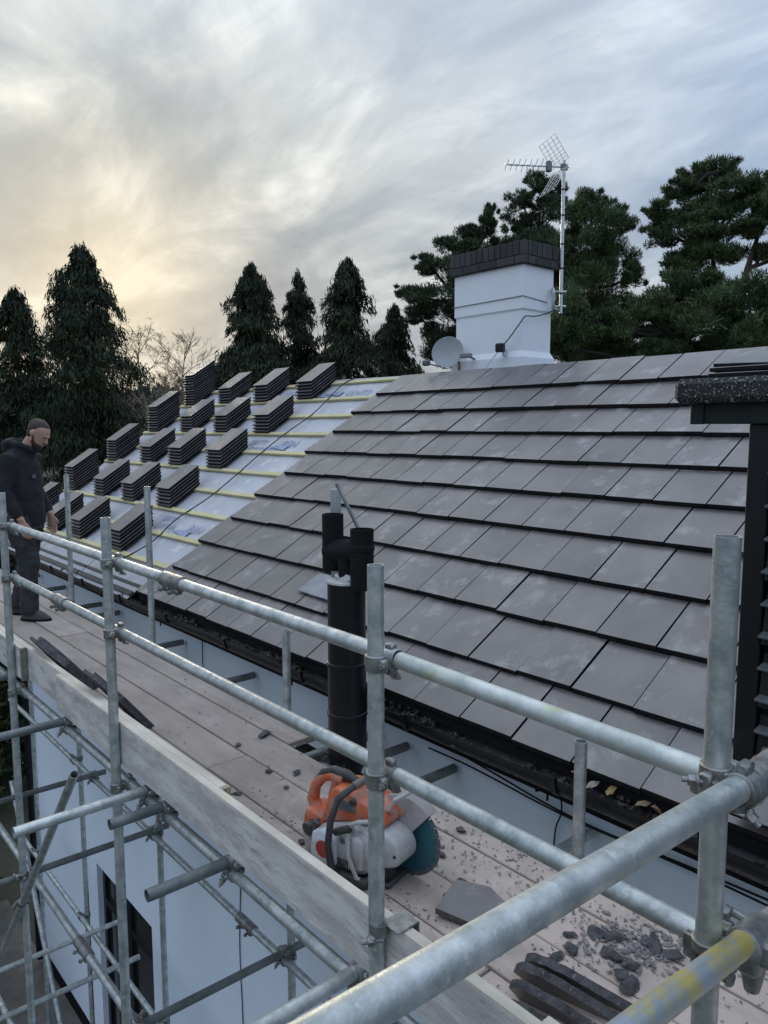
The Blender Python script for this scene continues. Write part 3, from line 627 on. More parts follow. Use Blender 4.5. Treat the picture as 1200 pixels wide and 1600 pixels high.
# uncountable crumbs and dust
cr = MB()
def crumb(x, y, s, z=BT):
    M_ = Euler(rng.uniform(-3, 3, 3)).to_matrix(); M_ = Euler((rng.uniform(-.35, .35), rng.uniform(-.35, .35), rng.uniform(0, 6))).to_matrix(); cr.box((x, y, z + s * .1), (s * rng.uniform(.6, 2.0), s * rng.uniform(.4, 1.2), s * rng.uniform(.15, .5)), M_)
for i in range(700):
    x = rng.uniform(.66, 1.02); y = .75 + rng.gamma(2.2, .42); 
    if y < 3 and not (x > .8 and 2.74 < y < 3.29): crumb(x, y, rng.uniform(.002, .008) * (1.8 if rng.random() < .06 else 1), BT + .003)
for i in range(420):
    p = fz(rng.normal(1000, 55), rng.normal(1478, 24))
    if p.x < 1.02: crumb(p.x, p.y, rng.uniform(.003, .014), BT + .003)
for i in range(900):
    x = rng.choice([.12, .333, .567, .8]) + rng.normal(0, .05); y = 1.2 + rng.gamma(2, .6); x = min(max(x, .11), .98)
    if y < 5: crumb(x, y, rng.uniform(.002, .008), BT + .003)
for i in range(260): 
    crumb(rng.uniform(.106, .17), rng.uniform(1.1, 2.2), rng.uniform(.004, .016), BT + .003)
tag(cr.build('tile_crumbs', [dust_m]), 'grey tile crumbs and dust scattered over the platform boards', 'rubble', kind='stuff')
# broken and cut tiles on the platform ------------------------------------
def cut_tile(name, poly, th, M_, label, grp=None, mt=None):
    b = MB(); n_ = len(poly); b.v = [(x, y, 0) for x, y in poly] + [(x, y, th) for x, y in poly]
    b.f = [tuple(range(n_))[::-1], tuple(range(n_, 2 * n_))] + [(i, (i + 1) % n_, n_ + (i + 1) % n_, n_ + i) for i in range(n_)]
    b.mi = [1, 0] + [1] * n_
    o = link(name, b.mesh(name, mt or [tile_broken, tile_broken])); o.matrix_world = M_; return tag(o, label, 'roof tile', grp)
def frame(o, ex, ey):
    ex = Vector(ex).normalized(); ez = ex.cross(Vector(ey)).normalized(); ey = ez.cross(ex); M_ = Matrix((ex, ey, ez)).transposed().to_4x4(); M_.translation = Vector(o); return M_
cut_tile('cut_tile', [(0, 0), (.25, .0), (.24, .13), (.12, .20), (0, .17)], .022, frame(fz(680, 1425, .03) + Vector((0, 0, -.005)), (.08, -.22, -.02), (.15, .06, .012)), 'smooth grey cut tile lying flat beside the grey pole', mt=[tile_top, tile_broken])
def rag(n_, ln, wd, seed):      # long cut strip with a broken ragged end
    r_ = random.Random(seed); u_ = lambda a: r_.uniform(-a, a)
    return [(0, .05 + u_(.008)), (.03, .022 + u_(.008)), (.05, .0), (ln, 0), (ln * 1.0, wd * .72), (ln * .96, wd), (ln * .30, wd * 1.0), (ln * .24, wd * .93 + u_(.006)), (ln * .17, wd * .95 + u_(.006)), (ln * .11, wd * .80 + u_(.01)), (ln * .06, wd * .78 + u_(.01)), (.01, wd * .58 + u_(.012))]
sd = Vector((.18, -.37, -.13)).normalized()
for i, (px, py, ln, wd) in enumerate(((814, 1480, .36, .13), (797, 1492, .40, .14), (788, 1518, .40, .14), (774, 1545, .38, .14), (764, 1566, .34, .14))):
    p = fz(px, py, .105 - .004 * i)
    upv = Vector((-.50, -.20, .84)).normalized()
    cut_tile('cut_tile', rag(9, ln, wd, i), .025, frame(p - upv * wd * .62, sd + Vector((0, 0, -.03 * i)), upv), 'broken tile strip in the leaning bundle at the boards, %s' % ('against the rubble side', 'second from the rubble side', 'in the middle', 'second from the toe board', 'against the toe board')[i], mt=[tile_top, tile_broken])
# broken tiles leaning on the toe board
def lean(y0, y1, zt, seed, lb, nl=3, sh=0.0):
    r_ = random.Random(seed)
    for k in range(nl):
        ln = y0 - y1; poly = [(0, 0), (ln * .15, -.01), (ln * .55, .012), (ln, 0), (ln + .005, .16), (ln * .8, .21 + r_.uniform(-.02, .02)), (ln * .45, .24), (ln * .12, .22 + r_.uniform(-.02, .02)), (-.01, .13)]
        ex = Vector((.0, -1, -.02)); ey = Vector((-.62, 0, .78))
        p = Vector((.345 + .024 * k + sh, y0 + .02 * k, BT + .004))
        poly = [(x, y * 1.72) for x, y in poly]
        cut_tile('broken_tile', poly, .020, frame(p, ex, ey), '%s, %s' % (lb, ('innermost', 'middle', 'outermost')[k] if nl == 3 else ('inner one', 'outer one')[k]), 'broken tiles leaning on the toe board')
lean(5.28, 4.80, .37, 1, 'long broken tile leaning on the toe board near the man', 3, -.02)
lean(4.32, 3.97, .37, 2, 'short broken tile leaning on the toe board beside the pole', 2)

# ================================================================== flue with twin stubs
FX, FY = .955, 2.968
fl = thing('flue_pipe', (FX, FY, -.3), 'large black flue pipe with twin open stubs through the platform gap', 'pipe')
b = MB(); b.tube([(FX, FY, -.02), (FX, FY, .05), (FX, FY, .485)], [.099, .099, .099], 32); b.tube([(FX, FY, .505), (FX, FY, .92)], .0965, 32); b.build('pipe', black_p, fl, smooth=True)
for z in (.485, .225): MB().tube([(FX, FY, z), (FX, FY, z + .004), (FX, FY, z + .022), (FX, FY, z + .026)], [.099, .104, .104, .098], 32).build('coupling_ring', black_p, fl, smooth=True)
MB().tube([(FX, FY, -.02), (FX, FY, -.10), (FX + .01, FY, -.2), (FX + .1, FY, -.36), (FX + .3, FY, -.42), (WX, FY, -.43)], [.097, .062, .058, .058, .058, .058], 24).build('reducer', black_p, fl, smooth=True)
b = MB(); b.tube([(FX, FY, .915), (FX, FY, .924), (FX, FY, .930)], [.0985, .0985, .09], 32)
for i in range(26):
    a = rng.uniform(0, 6.28); q = rng.uniform(.02, .085); b.bevbox((FX + math.cos(a) * q, FY + math.sin(a) * q, .93 + rng.uniform(0, .016)), (.05, .04, .02), .008, Euler(rng.uniform(-1, 1, 3)).to_matrix())
b.build('sealant', sealant, fl, smooth=True)
YA_, YB_ = FY + .11, FY - .125
def openpipe(x, y, z0_, z1_, r): return MB().tube([(x, y, z0_), (x, y, (z0_ + z1_) / 2), (x, y, z1_)], r, 28, hollow=.92)
openpipe(FX, YA_, .965, 1.252, .055).build('stub', black_m, fl, smooth=True)
openpipe(FX, YB_, .90, 1.198, .058).build('stub', black_m, fl, smooth=True)
MB().tube([(FX, YB_, 1.09), (FX, YB_, 1.094), (FX, YB_, 1.115), (FX, YB_, 1.12)], [.058, .0625, .0625, .058], 28).build('coupling_ring', black_m, fl, smooth=True)
MB().tube([(FX, YA_ + .02, 1.06), (FX, FY + .03, 1.07), (FX, YB_ - .01, 1.09)], [.058, .062, .056], 24).tube([(FX, FY - .02, .92), (FX, FY - .01, 1.08)], [.05, .055], 20).build('branch', black_m, fl, smooth=True)
# flat metal strip and rod behind the flue
sx = CAMP + ray(524, 800) * 4.3
b = MB(); p0 = CAMP + ray(524.5, 764) * 4.15; b.bevbox((p0.x, p0.y, p0.z - .45), (.008, .058, .9), .002, Matrix.Rotation(R(53), 3, 'Z'))
tag(b.build('metal_strip', alu), 'pale flat metal strip standing behind the flue stubs', 'metal strip')
pa, pb = CAMP + ray(526, 756) * 4.0, CAMP + ray(566, 838) * 3.93
tag(MB().tube([pa, pb], .011, 6).build('leaning_rod', galv_d), 'thin grey rod leaning out of the open flue stub', 'rod')
# crumpled lead patch on the laid tiles beside the flue
cs = [roof_c(*q, .045) for q in ((463, 922), (497, 893), (545, 905), (545, 948))]
lp = MB(); KN = 14
for i in range(KN):
    for j in range(KN):
        s_, t_ = i / (KN - 1), j / (KN - 1)
        c_ = (1 - s_) * ((1 - t_) * cs[0][0] + t_ * cs[3][0]) + s_ * ((1 - t_) * cs[1][0] + t_ * cs[2][0]); y_ = (1 - s_) * ((1 - t_) * cs[0][1] + t_ * cs[3][1]) + s_ * ((1 - t_) * cs[1][1] + t_ * cs[2][1])
        lp.v.append(tuple(roofp(c_, y_, .048 + .010 * mnoise.noise(Vector((c_ * 9, y_ * 14, 0))) - (.014 * (c_ % 1)))))
lp.f = [(i * KN + j, i * KN + j + 1, (i + 1) * KN + j + 1, (i + 1) * KN + j) for i in range(KN - 1) for j in range(KN - 1)]; lp.mi = [0] * len(lp.f)
lpo = lp.build('lead_patch', lead_m, smooth=True); md = lpo.modifiers.new('thick', 'SOLIDIFY'); md.thickness = .003
tag(lpo, 'crumpled pale lead patch on the laid tiles beside the flue', 'lead sheet')

# ================================================================== dormer
speck = mat('mineral_felt', (.012, .012, .013), (.022, .022, .022), rough=.85, scale=20, bump=.6, bscale=70, c3=(.50, .49, .47), p3=(.575, .61), s3=115)
dm = thing('dormer', (2.2, 0, Z0), 'dark clad flat roofed dormer with speckled felt edge beside the tiles', 'dormer')
DX = 1.42
b = MB(); b.bbox((DX, -2.2, .3), (3.4, 1.17, 1.70)); b.build('wall', dark_green, dm)
MB().bevbox((DX - .02, 1.155, 1.02), (.06, .075, 1.36), .004).build('corner_board', black_p, dm)
slab = MB(); slab.bevbox(((1.27 + 3.7) / 2, (-2.3 + 1.432) / 2, 1.818), (3.7 - 1.27, 3.732, .088), .02); slab.build('felt_edge', speck, dm)
MB().bevbox(((1.33 + 3.5) / 2, (-2.25 + 1.385) / 2, 1.7375), (3.5 - 1.33, 3.635, .0745), .003).build('fascia', dark_green, dm)
MB().bevbox((1.327, 1.362, 1.7375), (.012, .05, .077), .003).build('fascia_end', dark_green, dm)
HT = MB(); HT.bevbox((0, 0, 0), (.014, .162, .20), .003); HTM = HT.mesh('hung_tile', dark_green)
for k in range(11):
    for i in range(6):
        y = 1.115 - .083 - .165 * i - (.0825 if k % 2 else 0)
        if k % 2 and i == 5: continue
        link('hung_tile', HTM, dm, (DX - .032, y, .46 + k * .115 + .1), (0, R(9), 0))
for k in range(11): MB().bevbox((DX - .060, 1.07 - .004 * (k % 2), .50 + k * .115), (.05, .085, .012), .003, Matrix.Rotation(R(-12), 3, 'Y')).build('ledge', mat('ledge_lit_grey', (.10, .115, .12), (.06, .07, .072), rough=.6, scale=20), dm)  # lit tops of the tile steps, their light put in as a paler grey
ap = MB()
for i in range(9):
    for j in range(20):
        x = DX - .03 - i * .028; y = 1.12 - j * .08; ap.v.append((x, y, .50 - i * .018 + .010 * mnoise.noise(Vector((x * 12, y * 9, 1))) + .01))
ap.f = [(i * 20 + j, i * 20 + j + 1, (i + 1) * 20 + j + 1, (i + 1) * 20 + j) for i in range(8) for j in range(19)]; ap.mi = [0] * len(ap.f)
o = ap.build('lead_apron', lead_m, dm, smooth=True); o.modifiers.new('thick', 'SOLIDIFY').thickness = .004
for i, (px, py, rz, tl, lb) in enumerate(((1136, 577, .05, -.02, 'bottom dark tile of the small pile on the dormer roof'), (1139, 570, -.03, -.03, 'middle dark tile of the small pile on the dormer roof'), (1140, 560, .0, -.22, 'pale tilted tile topping the pile on the dormer roof'))):
    p = CAMP + ray(px, py) * ((1.60 - CAMP.x) / ray(px, py).x)
    zz = 1.858 + .022 * i
    o = link('loose_tile', ST_S, None, (p.x + .02 * i, p.y, zz + (.05 if i == 2 else 0)), (tl * 0, 0, R(-90) + rz))
    if i == 2: o.rotation_euler = (R(12), R(2), R(-90)); o.location.z = zz + .030; o.location.x += .0
    tag(o, lb, 'roof tile')
o = tag(link('loose_tile', ST_S, None, (1.285, 1.09, .452), (R(32.5), 0, R(-90))), 'grey tile lying on the lead at the foot of the dormer', 'roof tile')

# ================================================================== chimney
ch = thing('chimney', (4.7, 5.15, 1.0), 'white painted chimney stack with dark brick crown behind the ridge', 'chimney')
cx0, cx1, cy0, cy1 = 4.45, 4.915, 4.707, 5.60
b = MB()
def rect(e): return [(cx0 - e, cy0 - e), (cx1 + e, cy0 - e), (cx1 + e, cy1 + e), (cx0 - e, cy1 + e)]
lv = [(1.0, .0), (2.33, .016), (2.36, .016), (2.42, -.014), (2.795, -.014), (2.815, .0), (3.22, .0)]
for z, e in lv:
    for x, y in rect(e): b.v.append((x, y, z))
for i in range(len(lv) - 1):
    for j in range(4): b.f.append((i * 4 + j, i * 4 + (j + 1) % 4, (i + 1) * 4 + (j + 1) % 4, (i + 1) * 4 + j)); b.mi.append(0)
b.f.append(tuple((len(lv) - 1) * 4 + j for j in range(4))); b.mi.append(0)
b.build('shaft', white_c, ch)
e = .03; zb = 3.222
MB().bbox((cx0 - e + .004, cy0 - e + .004, zb - .004), (cx1 + e - .004, cy1 + e - .004, zb + .205)).build('crown_mortar', mortar_m, ch)
def brick(c, s): MB().bevbox(c, s, .003).build('brick', brick_m, ch)
ext = (cx0 - e, cx1 + e, cy0 - e, cy1 + e)
def crown(z0_, h, lng, off):
    for sx_, x in ((-1, ext[0]), (1, ext[1])):
        y = ext[2] - off
        while y < ext[3]:
            a, b_ = max(y, ext[2]), min(y + lng - .007, ext[3])
            if b_ - a > .015: brick((x - sx_ * .05 + sx_ * random.uniform(0, .004), (a + b_) / 2, z0_ + h / 2 + random.uniform(-.002, .002)), (.11, b_ - a, h - .007))
            y += lng
    for sy_, y in ((-1, ext[2]), (1, ext[3])):
        x = ext[0] + .06 - off
        while x < ext[1] - .06:
            a, b_ = max(x, ext[0] + .06), min(x + lng - .007, ext[1] - .06)
            if b_ - a > .015: brick(((a + b_) / 2, y - sy_ * .05 + sy_ * random.uniform(0, .004), z0_ + h / 2), (b_ - a, .11, h - .007))
            x += lng
crown(zb, .078, .225, .11); crown(zb + .078, .135, .077, 0.02)
tag(MB().tube([(cx0 - .006, cy1 + .02, 2.915), (cx0 - .006, cy0 - .006, 2.925), (cx1 - .1, cy0 - .006, 2.90)], .004, 6).build('lashing_wire', galv_d), 'thin lashing wire round the white chimney', 'wire')
# satellite dish
dc = Vector((4.30, 5.55, 2.455)); nd = Vector((-.80, -.52, .25)).normalized(); uu = nd.orthogonal().normalized(); vv = nd.cross(uu)
ds = thing('satellite_dish', (dc.x, dc.y, dc.z - .2), 'round grey satellite dish on the ridge beside the white chimney', 'satellite dish')
b = MB(); rings = [(0, -.035), (.05, -.031), (.10, -.02), (.145, -.004), (.158, .004), (.162, .002), (.158, -.006), (.10, -.028), (.03, -.042)]
b.loft([(dc + nd * (h), uu * max(r_, .001), vv * max(r_, .001) * 1.03) for r_, h in rings], 36); b.build('reflector', dish_m, ds, smooth=True)
ln_ = dc + nd * .16 + Vector((-.03, .20, -.16))
MB().tube([dc - Vector((0, 0, .14)) + nd * .0, dc + nd * .1 + Vector((0, .1, -.17)), ln_], .008, 8).build('arm', galv_d, ds); MB().bevbox(ln_ + Vector((0, .03, .01)), (.06, .09, .06), .015).build('receiver', mat('receiver_grey', (.12, .125, .13), None, rough=.5), ds)
MB().tube([dc - nd * .04, dc - nd * .09 + Vector((.02, -.02, -.05)), dc + Vector((.14, -.04, -.1))], .014, 8).tube([dc + Vector((.14, -.04, -.1)), dc + Vector((.14, -.04, -.35))], .016, 8).build('bracket', galv_d, ds)
# floodlight + camera on chimney with cable
b = MB(); c_ = Vector((4.36, 4.90, 2.45)); b.bevbox(c_, (.07, .085, .085), .012, Matrix.Rotation(.3, 3, 'Z')); fl_ = thing('junction_box', (4.40, 4.90, 2.39), 'small black box fixed low on the white chimney face', 'box'); b.build('case', black_p, fl_); MB().tube([(4.40, 4.90, 2.44), (4.45, 4.90, 2.43)], .012, 8).bevbox((4.43, 4.90, 2.40), (.05, .03, .05), .004).build('bracket', alu, fl_)
b = MB(); cm = thing('security_camera', (4.40, 5.33, 2.38), 'little grey camera between the dish and the chimney', 'camera'); b.bevbox((4.34, 5.33, 2.405), (.07, .12, .045), .008, Matrix.Rotation(.2, 3, 'Z')); b.build('case', mat('camera_grey', (.25, .25, .26), None, rough=.5), cm); MB().tube([(4.34, 5.385, 2.405), (4.335, 5.40, 2.405)], .02, 12).build('lens', glass_m, cm); MB().tube([(4.36, 5.32, 2.40), (4.45, 5.30, 2.37)], .010, 8).build('bracket', galv_d, cm)
cable('cable', [(4.36, 4.875, 2.46), (4.40, 4.80, 2.56), (4.42, 4.70, 2.68), (4.44, 4.66, 2.73), (4.60, 4.675, 2.745), (4.78, 4.67, 2.79), (4.95, 4.66, 2.86)], .006, 'black cable from the chimney box to the aerial mast')
cable('cable', [(4.36, 4.92, 2.42), (4.34, 4.97, 2.36), (4.30, 5.03, 2.27)], .006, 'pale cable from the chimney box down over the ridge', alu)
# aerial
an = thing('tv_aerial', (4.945, 4.635, 2.80), 'silver television aerial on a tall mast strapped to the chimney', 'aerial')
MX, MY = 4.945, 4.635; ZT = 4.235
MB().tube([(MX, MY, 2.80), (MX, MY, ZT)], .0165, 14).build('mast', alu, an, smooth=True)
for z in (2.98, 3.22, 3.45, 3.72, 3.96): MB().tube([(MX, MY, z), (MX, MY, z + .015)], .019, 12).build('mast_tape', black_p, an)
for z in (2.86, 3.00): MB().tube([(MX - .08, MY + .02, z), (MX + .05, MY - .02, z + .01)], .011, 8).build('bracket_arm', galv, an)
MB().tube([(cx1 - .03, cy0 - .02, 3.03), (cx1 - .08, cy0 - .06, 3.01), (cx1 - .10, cy0 - .08, 2.93), (cx1 - .08, cy0 - .06, 2.84), (cx1 + .03, cy0 - .05, 2.83)], .018, 10).build('bracket_loop', galv, an, smooth=True)
tt = (4.155 - CAMP.z) / ray(792, 257).z; be = CAMP + ray(792, 257) * tt; bs = Vector((MX, MY, 4.175)); bd = (be - bs).normalized()
print('aerial boom', be, (be - bs).length)
if (be - bs).length > 1.3: be = bs + bd * 1.0
MB().tube([bs - bd * .05, be], .0085, 8).build('boom', alu, an)
bl = (be - bs).length; sv = bd.cross(Vector((0, 0, 1))).normalized(); uv = sv.cross(bd)
for i in range(7):
    c_ = bs + bd * (bl * (.42 + .58 * i / 6)); q = MB(); s_ = .075 - .004 * i
    for a, b_ in ((1, 1), (-1, 1)):
        q.tube([c_ + sv * s_ * a + uv * s_ * .62, c_ + sv * s_ * .35 * a, c_ + sv * s_ * a - uv * s_ * .62], .0028, 5)
    q.tube([c_ - sv * s_ * .4, c_ + sv * s_ * .4], .0045, 5); q.build('director', alu, an)
for sg in (1, -1):
    g_ = MB(); A = bs + bd * .04 + uv * .03 * sg; d1 = (bd * .55 + uv * sg * .84).normalized(); H_, Wd = .25, .17
    for k in range(5): p = A + sv * (-Wd + 2 * Wd * k / 4); g_.tube([p, p + d1 * H_], .0026, 5)
    for t_ in (0, .12, .24, .36, .5, .66, .83, 1): p = A + d1 * H_ * t_; g_.tube([p - sv * Wd, p + sv * Wd], .0022, 5)
    g_.build('reflector_grid', alu, an)
b = MB(); b.bevbox(bs, (.07, .05, .06), .008); b.build('mast_clamp', galv_d, an); MB().bevbox(bs + bd * .16, (.05, .05, .10), .008).build('dipole_box', galv_d, an)

# ================================================================== disc cutter
sawa = math.atan2(-.975, .22)
saw = thing('disc_cutter', (.408, 2.03, BT), 'orange and white petrol disc cutter with blue blade on the boards', 'disc cutter', rz=sawa)
orange = mat('saw_orange', (.62, .13, .035), (.48, .10, .035), rough=.5, scale=12, bump=.1, c3=(.38, .27, .23), p3=(.46, .64), s3=14)
dusty = mat('saw_dusty_white', (.50, .49, .48), (.38, .36, .35), rough=.7, scale=12, bump=.15, c3=(.26, .23, .22), p3=(.56, .68), s3=22)
whitep = mat('saw_white', (.68, .70, .74), (.58, .60, .64), rough=.5, scale=10, c3=(.4, .38, .37), p3=(.58, .72), s3=20)
guardm = mat('saw_guard', (.36, .32, .31), (.28, .25, .24), rough=.7, scale=10, bump=.15, c3=(.45, .20, .15), p3=(.62, .68), s3=8)
sblk = mat('saw_black', (.03, .03, .032), (.06, .058, .056), rough=.5, scale=14)
blue = mat('saw_blade_teal', (.022, .115, .150), (.04, .13, .16), rough=.45, metal=.1, scale=10, c3=(.10, .18, .20), p3=(.58, .72), s3=20)
rimm = mat('saw_blade_rim', (.20, .23, .24), (.12, .14, .15), rough=.45, metal=.5, scale=40)
def rprism(poly, y0, y1, bev=.012):
    """rounded slab: outline shrunk at both faces"""
    cx = sum(p[0] for p in poly) / len(poly); cz = sum(p[1] for p in poly) / len(poly); b = MB(); n_ = len(poly)
    out = []
    for i in range(n_):                       # corner cut to soften the outline
        p, q, r_ = Vector(poly[i - 1]), Vector(poly[i]), Vector(poly[(i + 1) % n_])
        for t in (.0, .5, 1.0):
            a = q + (p - q).normalized() * min(bev * 1.6, (p - q).length * .45); c_ = q + (r_ - q).normalized() * min(bev * 1.6, (r_ - q).length * .45)
            out.append((1 - t) ** 2 * a + 2 * t * (1 - t) * q + t * t * c_)
    n_ = len(out); lay = []
    for y, k in ((y0, 1), (y0 + bev * .4, .35), (y0 + bev, 0), (y1 - bev, 0), (y1 - bev * .4, .35), (y1, 1)):
        for p in out:
            d_ = Vector((cx, cz)) - p; q = p + d_.normalized() * bev * k; b.v.append((q.x, y, q.y))
    for l in range(5):
        for j in range(n_): b.f.append((l * n_ + j, l * n_ + (j + 1) % n_, (l + 1) * n_ + (j + 1) % n_, (l + 1) * n_ + j)); b.mi.append(0)
    b.f += [tuple(range(n_)), tuple(5 * n_ + j for j in range(n_))]; b.mi += [0, 0]
    return b
def spart(b, name, m_, parent=saw): return b.build(name, m_, parent, smooth=True, local=True)
spart(rprism([(-.275, .02), (-.285, .10), (-.25, .165), (-.10, .215), (.02, .205), (.03, .08), (-.05, .03)], -.10, .07, .010), 'engine_body', dusty)
spart(rprism([(-.265, .165), (-.235, .27), (-.20, .325), (-.10, .315), (.015, .285), (.045, .235), (-.03, .215), (-.14, .205)], -.075, .075, .012), 'top_cover', orange)
b = MB(); b.tube([(-.29, 0, .145), (-.345, 0, .16), (-.368, 0, .20), (-.355, 0, .255), (-.315, 0, .305), (-.26, 0, .328), (-.20, 0, .325)], [.03, .03, .026, .022, .021, .023, .028], 14); b.tube([(-.235, 0, .32), (-.262, 0, .25), (-.268, 0, .16)], [.024, .019, .026], 14)
spart(b, 'rear_handle', orange)
spart(MB().tube([(-.362, 0, .225), (-.352, 0, .268), (-.31, 0, .322), (-.255, 0, .346), (-.19, 0, .345), (-.13, 0, .332)], [.010, .016, .018, .019, .022, .012], 12), 'handle_grip', sblk)
spart(rprism([(-.375, .13), (-.36, .19), (-.27, .175), (-.25, .11), (-.27, .05), (-.345, .04), (-.37, .08)], -.06, .06, .012), 'fuel_tank', orange)
spart(rprism([(-.365, .115), (-.31, .12), (-.28, .015), (-.33, .01)], -.085, -.02, .012), 'tank_guard', dusty)
spart(MB().tube([(-.315, -.06, .128), (-.32, -.095, .124)], .026, 18).tube([(-.285, -.085, .15), (-.275, -.105, .10)], .012, 8), 'fuel_cap', sblk)
spart(rprism([(-.275, .06), (-.265, .15), (-.215, .175), (-.15, .15), (-.145, .05), (-.195, .02), (-.25, .03)], -.130, -.09, .009), 'starter_cover', whitep)
spart(MB().tube([(-.205, -.128, .100), (-.205, -.1335, .100)], .040, 28), 'badge_ring', whitep); spart(MB().tube([(-.205, -.130, .100), (-.205, -.1355, .100)], .033, 28), 'red_badge', mat('saw_red', (.42, .06, .04), (.34, .05, .04), rough=.5, scale=20))
spart(rprism([(-.155, .07), (-.15, .165), (-.06, .185), (-.03, .17), (-.03, .06), (-.10, .045)], -.118, -.085, .007), 'side_cover', dusty)
for l, z in ((-.12, .155), (-.11, .075)): spart(MB().tube([(l, -.115, z), (l, -.121, z)], .012, 12), 'screw', rimm)
spart(rprism([(-.07, .105), (-.02, .085), (.05, .085), (.105, .11), (.118, .15), (.10, .195), (.04, .222), (-.04, .222), (-.075, .19)], -.085, .035, .011), 'belt_cover', dusty)
gd = MB(); gc = (.05, .147); rr_ = .168; na = 22; prof_ = [(.03, 1.0), (.095, 1.0)]
angs = [R(48 + (222 - 48) * i / na) for i in range(na + 1)]
for y, k in ((.030, .93), (.036, 1.0), (.090, 1.0), (.096, .93)):
    gd.v.append((gc[0] + .012, y, gc[1] + .012))
    for a in angs: gd.v.append((gc[0] + math.cos(a) * rr_ * k, y, gc[1] + math.sin(a) * rr_ * k))
nn_ = na + 2
for l in range(3):
    for j in range(nn_): gd.f.append((l * nn_ + j, l * nn_ + (j + 1) % nn_, (l + 1) * nn_ + (j + 1) % nn_, (l + 1) * nn_ + j)); gd.mi.append(0)
gd.f += [tuple(range(nn_))[::-1], tuple(3 * nn_ + j for j in range(nn_))]; gd.mi += [0, 0]
spart(gd, 'blade_guard', guardm)
spart(MB().tube([(.02, .02, .24), (.03, -.03, .285), (.055, -.03, .33), (.085, .03, .345)], .008, 8), 'guard_lever', dusty)
bl_ = spart(MB().tube([(gc[0], .060, gc[1]), (gc[0], .064, gc[1])], .134, 72), 'blade', blue)
rim = MB()
for i in range(24):
    a0, a1 = R(15 * i + .8), R(15 * i + 14.2); vs = []
    for y in (.0590, .0650):
        for a in (a0, (a0 + a1) / 2, a1):
            for r_ in (.131, .146): vs.append((gc[0] + math.cos(a) * r_, y, gc[1] + math.sin(a) * r_))
    rim.add(vs, [(0, 1, 3, 2), (2, 3, 5, 4), (6, 8, 9, 7), (8, 10, 11, 9), (1, 7, 9, 3), (3, 9, 11, 5), (0, 2, 8, 6), (2, 4, 10, 8), (0, 6, 7, 1), (4, 5, 11, 10)])
    rim.tube([(gc[0] + math.cos(a0) * .126, .0575, gc[1] + math.sin(a0) * .126), (gc[0] + math.cos(a0) * .126, .0665, gc[1] + math.sin(a0) * .126)], .003, 6)
rim.build('rim', rimm, bl_, local=True)
spart(MB().tube([(.05, .03, .147), (.05, .058, .147)], .03, 20), 'blade_flange', rimm)
fh = [(-.03, .125, .20), (-.045, .125, .29), (-.075, .10, .345), (-.085, .0, .365), (-.10, -.075, .355), (-.135, -.125, .315), (-.150, -.150, .235), (-.160, -.155, .14), (-.150, -.150, .06), (-.125, -.140, .018), (-.10, -.11, .014)]
spart(MB().tube(fh, .0135, 12), 'front_handle', sblk); 
spart(MB().tube(fh[2:5], [.0155] * 3, 12), 'handle_sleeve', mat('handle_worn', (.16, .14, .12), None, rough=.6, scale=20))
spart(MB().tube([(-.15, -.12, .18), (-.11, -.13, .205), (-.075, -.125, .22)], .014, 10), 'spark_hose', sblk)
spart(MB().tube([(-.085, -.10, .20), (-.075, -.125, .235), (-.03, -.13, .262), (.02, -.10, .265)], .008, 8).tube([(-.085, -.125, .20), (-.08, -.135, .12), (-.045, -.13, .04), (-.02, -.11, .025)], .008, 8), 'water_hose', dusty)
for k in range(7): spart(MB().bevbox((-.150 + .009 * k, -.1195, .06), (.0035, .004, .05), .001), 'cooling_slot', sblk)
for k in range(6): spart(MB().bevbox((-.06 + .012 * k, -.062, .232), (.005, .03, .03), .001), 'cylinder_fin', rimm)
for l, z in ((-.05, .20), (.04, .205), (.095, .15), (.03, .10), (-.05, .12)): spart(MB().tube([(l, -.084, z), (l, -.0885, z)], .0065, 6), 'screw', sblk)
spart(rprism([(-.17, .245), (-.165, .29), (-.10, .285), (-.09, .25)], -.0775, -.074, .001), 'grey_label', rimm)
spart(rprism([(.0, .262), (.0, .285), (.06, .262), (.05, .24)], .026, .0295, .001), 'orange_sticker', orange)
spart(MB().tube([(-.255, -.10, .185), (-.24, -.125, .19)], .010, 10).bevbox((-.235, -.13, .192), (.035, .014, .014), .004), 'starter_pull', sblk)
spart(MB().tube([(-.10, -.07, .295), (-.10, -.085, .292)], .014, 14), 'choke_knob', sblk)
spart(MB().bevbox((-.10, 0, .012), (.32, .15, .02), .008).tube([(-.12, -.12, .02), (-.02, -.12, .022), (.02, -.05, .03)], .02, 10).bevbox((.01, -.03, .05), (.06, .08, .07), .01), 'base', sblk)

# ================================================================== the roofer
man = thing('person', (.60, 7.07, BT), 'person in black hoodie and dark work trousers looking down beside the roof', 'person', rz=math.atan2(-.74, .67)); man.scale = (.97, .90, .995)
skin = mat('skin', (.50, .30, .225), (.42, .24, .175), rough=.55, scale=20, bump=.05)
hood_m = mat('hoodie_black', (.010, .011, .014), (.016, .017, .021), rough=.9, scale=8, bump=.3, bscale=24)
trou_m = mat('trousers_charcoal', (.022, .023, .027), (.036, .036, .040), rough=.9, scale=7, bump=.35, bscale=20, c3=(.09, .085, .08), p3=(.66, .78), s3=10)
boot_m = mat('boot_leather', (.045, .043, .042), (.08, .075, .07), rough=.75, scale=20, bump=.3)
hair_m = mat('hair_brown', (.055, .034, .022), (.03, .018, .012), rough=.6, scale=50, bump=.5, bscale=120)
def ell(c, rx, ry, tilt=0.0):
    ct, st = math.cos(tilt), math.sin(tilt); return (c, (rx * ct, 0, -rx * st), (0, ry, 0))
